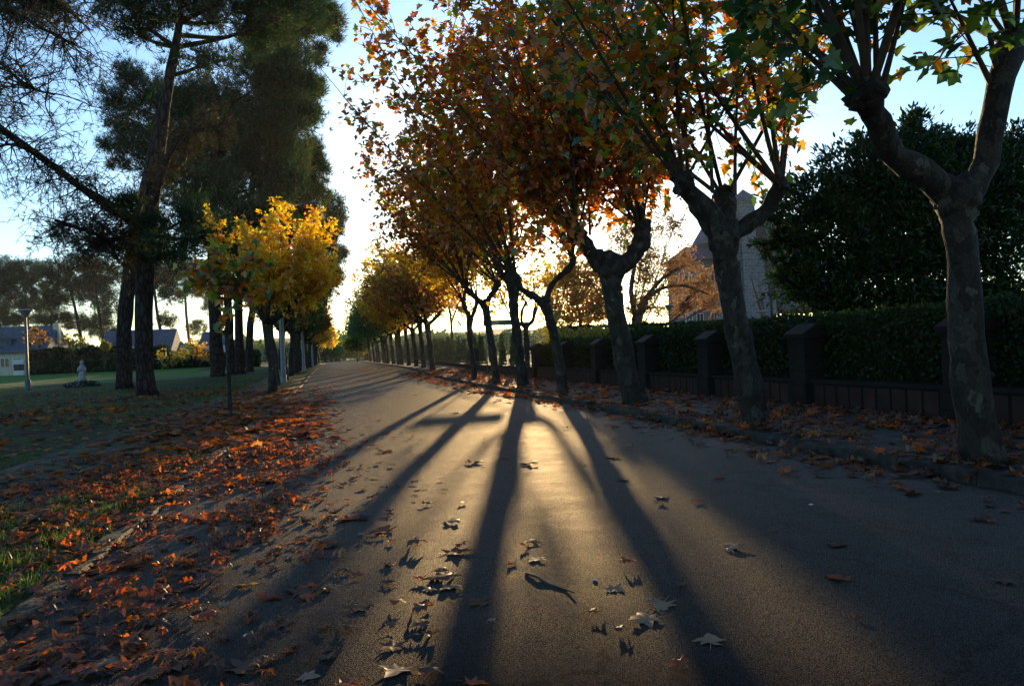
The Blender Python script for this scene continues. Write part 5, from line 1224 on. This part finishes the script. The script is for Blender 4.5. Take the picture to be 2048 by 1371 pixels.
for (px, py, wpx, v, mm, lab) in hand:
    g_ = G(px, py); dist = (g_ - CAM).length; put_leaf(g_ + Vector((0, 0, .01)), v, mm, wpx / F * dist / 1.05, rl.uniform(0, 6.28), lab, (rl.uniform(-.1, .1), rl.uniform(-.1, .1)))
zones = [('brown leaf among many lying in the shade of the left asphalt', lambda p_: p_.x < 1.2 and p_.y < 7), ('small leaf scattered in the middle distance of the sunlit asphalt', lambda p_: p_.y >= 7 and p_.x < 4.2), ('dull leaf lying close to the right kerb', lambda p_: p_.x >= 4.2), ('lone leaf on the open asphalt between the tree shadows', lambda p_: True)]
def lone(x, y): return np.clip(.28 * bell(x, .2, .9) + .55 * (x > 4.3) * (x < 5.35) * (y > 5) + .035, 0, 1) * (1 + .8 * nz(x, y, .8, 20))
x, y, p_ = leaf_cloud(1500, (-.9, 5.35), (2.3, 15), lone, 33)
k = np.argsort(x * x + y * y)[:262]
for i in k:
    p3 = Vector((x[i], y[i], .02)); lab = next(l for l, f_ in zones if f_(p3))
    put_leaf(p3, rl.randrange(8), rl.choice(('fl_orange', 'fl_rust', 'fl_brown', 'fl_brown', 'fl_brown', 'fl_tan')), rl.uniform(.065, .14), rl.uniform(0, 6.28), lab, (rl.uniform(-.12, .12), rl.uniform(-.12, .12)))
# white petals / pebbles and a dry twig on the asphalt
for (px, py, s, lab) in ((1622, 1011, .018, 'small white chip on the asphalt right of centre'), (500, 1274, .03, 'white oval petal on the lower left asphalt'), (1190, 1163, .014, 'tiny white chip above the folded pale leaf')):
    g_ = G(px, py); o = MB().ball(g_ + Vector((0, 0, .012)), (s, s * .7, .006), jit=.25, seed=px, seg=10, ring=6).build('white_chip', M['pebble'], smooth=True, origin=g_); tag(o, lab, 'chip')
q = [G(1052, 1150), G(1075, 1160), G(1100, 1172), G(1130, 1182), G(1150, 1193)]
o = MB().tube([a + Vector((0, 0, .014 + .008 * math.sin(i * 2))) for i, a in enumerate(q)], [.008, .007, .009, .005, .003], 6, jit=.3).build('dry_twig', M['twig'], smooth=True, origin=q[0]); tag(o, 'thin dark dry twig lying in the bright lane of light', 'twig')

# ------------------------------------------------------------------ grass
nr = np.random.default_rng(5); BL = (np.array([(-.04, 0, 0), (.04, 0, 0), (.025, .55, .06), (-.02, .5, .06), (0, 1, .25)], float), np.array([(0, 1, 2), (0, 2, 3), (3, 2, 4)]))
c = MB()
def gdens(x, y): return np.clip(.35 + 1.6 * nz(x, y, .5, 31), 0, 1) * np.where((x > -4.3) & (x < -2.6), .35, 1)
x, y, p_ = leaf_cloud(46000, (-9, XL - .22), (1.8, 14), gdens, 41)
n = len(x); pos = np.stack([x, y, np.full(n, .0)], 1); scatter(c, BL, pos, nr.normal(size=(n, 3)) * .45 + np.array([0, 0, 1.]), rand_dirs(n, nr), nr.uniform(.025, .075, n), 0)
for _ in range(150):         # tufts along the kerb
    cx, cy = nr.uniform(-3.6, -1.72), nr.uniform(2.2, 8.5); m_ = 26
    pos = np.stack([cx + nr.normal(size=m_) * .05, cy + nr.normal(size=m_) * .05, np.full(m_, .01)], 1)
    scatter(c, BL, pos, nr.normal(size=(m_, 3)) * .5 + np.array([0, 0, .9]), rand_dirs(m_, nr), nr.uniform(.05, .115, m_), 0)
x, y, p_ = leaf_cloud(60000, (-30, -4.3), (14, 60), lambda x, y: np.clip(.5 + 1.2 * nz(x, y, .3, 31), 0, 1), 43)
n = len(x); pos = np.stack([x, y, np.array([zg(a, b__) for a, b__ in zip(x, y)])], 1); scatter(c, BL, pos, nr.normal(size=(n, 3)) * .45 + np.array([0, 0, 1.]), rand_dirs(n, nr), nr.uniform(.06, .12, n) * 1.2, 0)
o = c.build('grass', M['grass']); tag(o, 'short grass with longer tufts on the left verge and lawn', kind='stuff')

hm = bpy.data.materials.new('air'); hm.use_nodes = True; ht = hm.node_tree; ht.nodes.clear()
ho = N(ht, 'ShaderNodeOutputMaterial'); hv_ = ht.nodes.new('ShaderNodeVolumePrincipled')
hv_.inputs['Color'].default_value = (.95, .95, .95, 1); hv_.inputs['Density'].default_value = .00008; hv_.inputs['Anisotropy'].default_value = .55
ht.links.new(hv_.outputs[0], ho.inputs['Volume'])
o = MB().box((-320, -40, -6), (320, 330, 26)).build('haze', hm); tag(o, 'thin warm haze filling the avenue towards the sun', kind='stuff')

for o in list(bpy.data.objects):
    if '_o' in o: del o['_o']
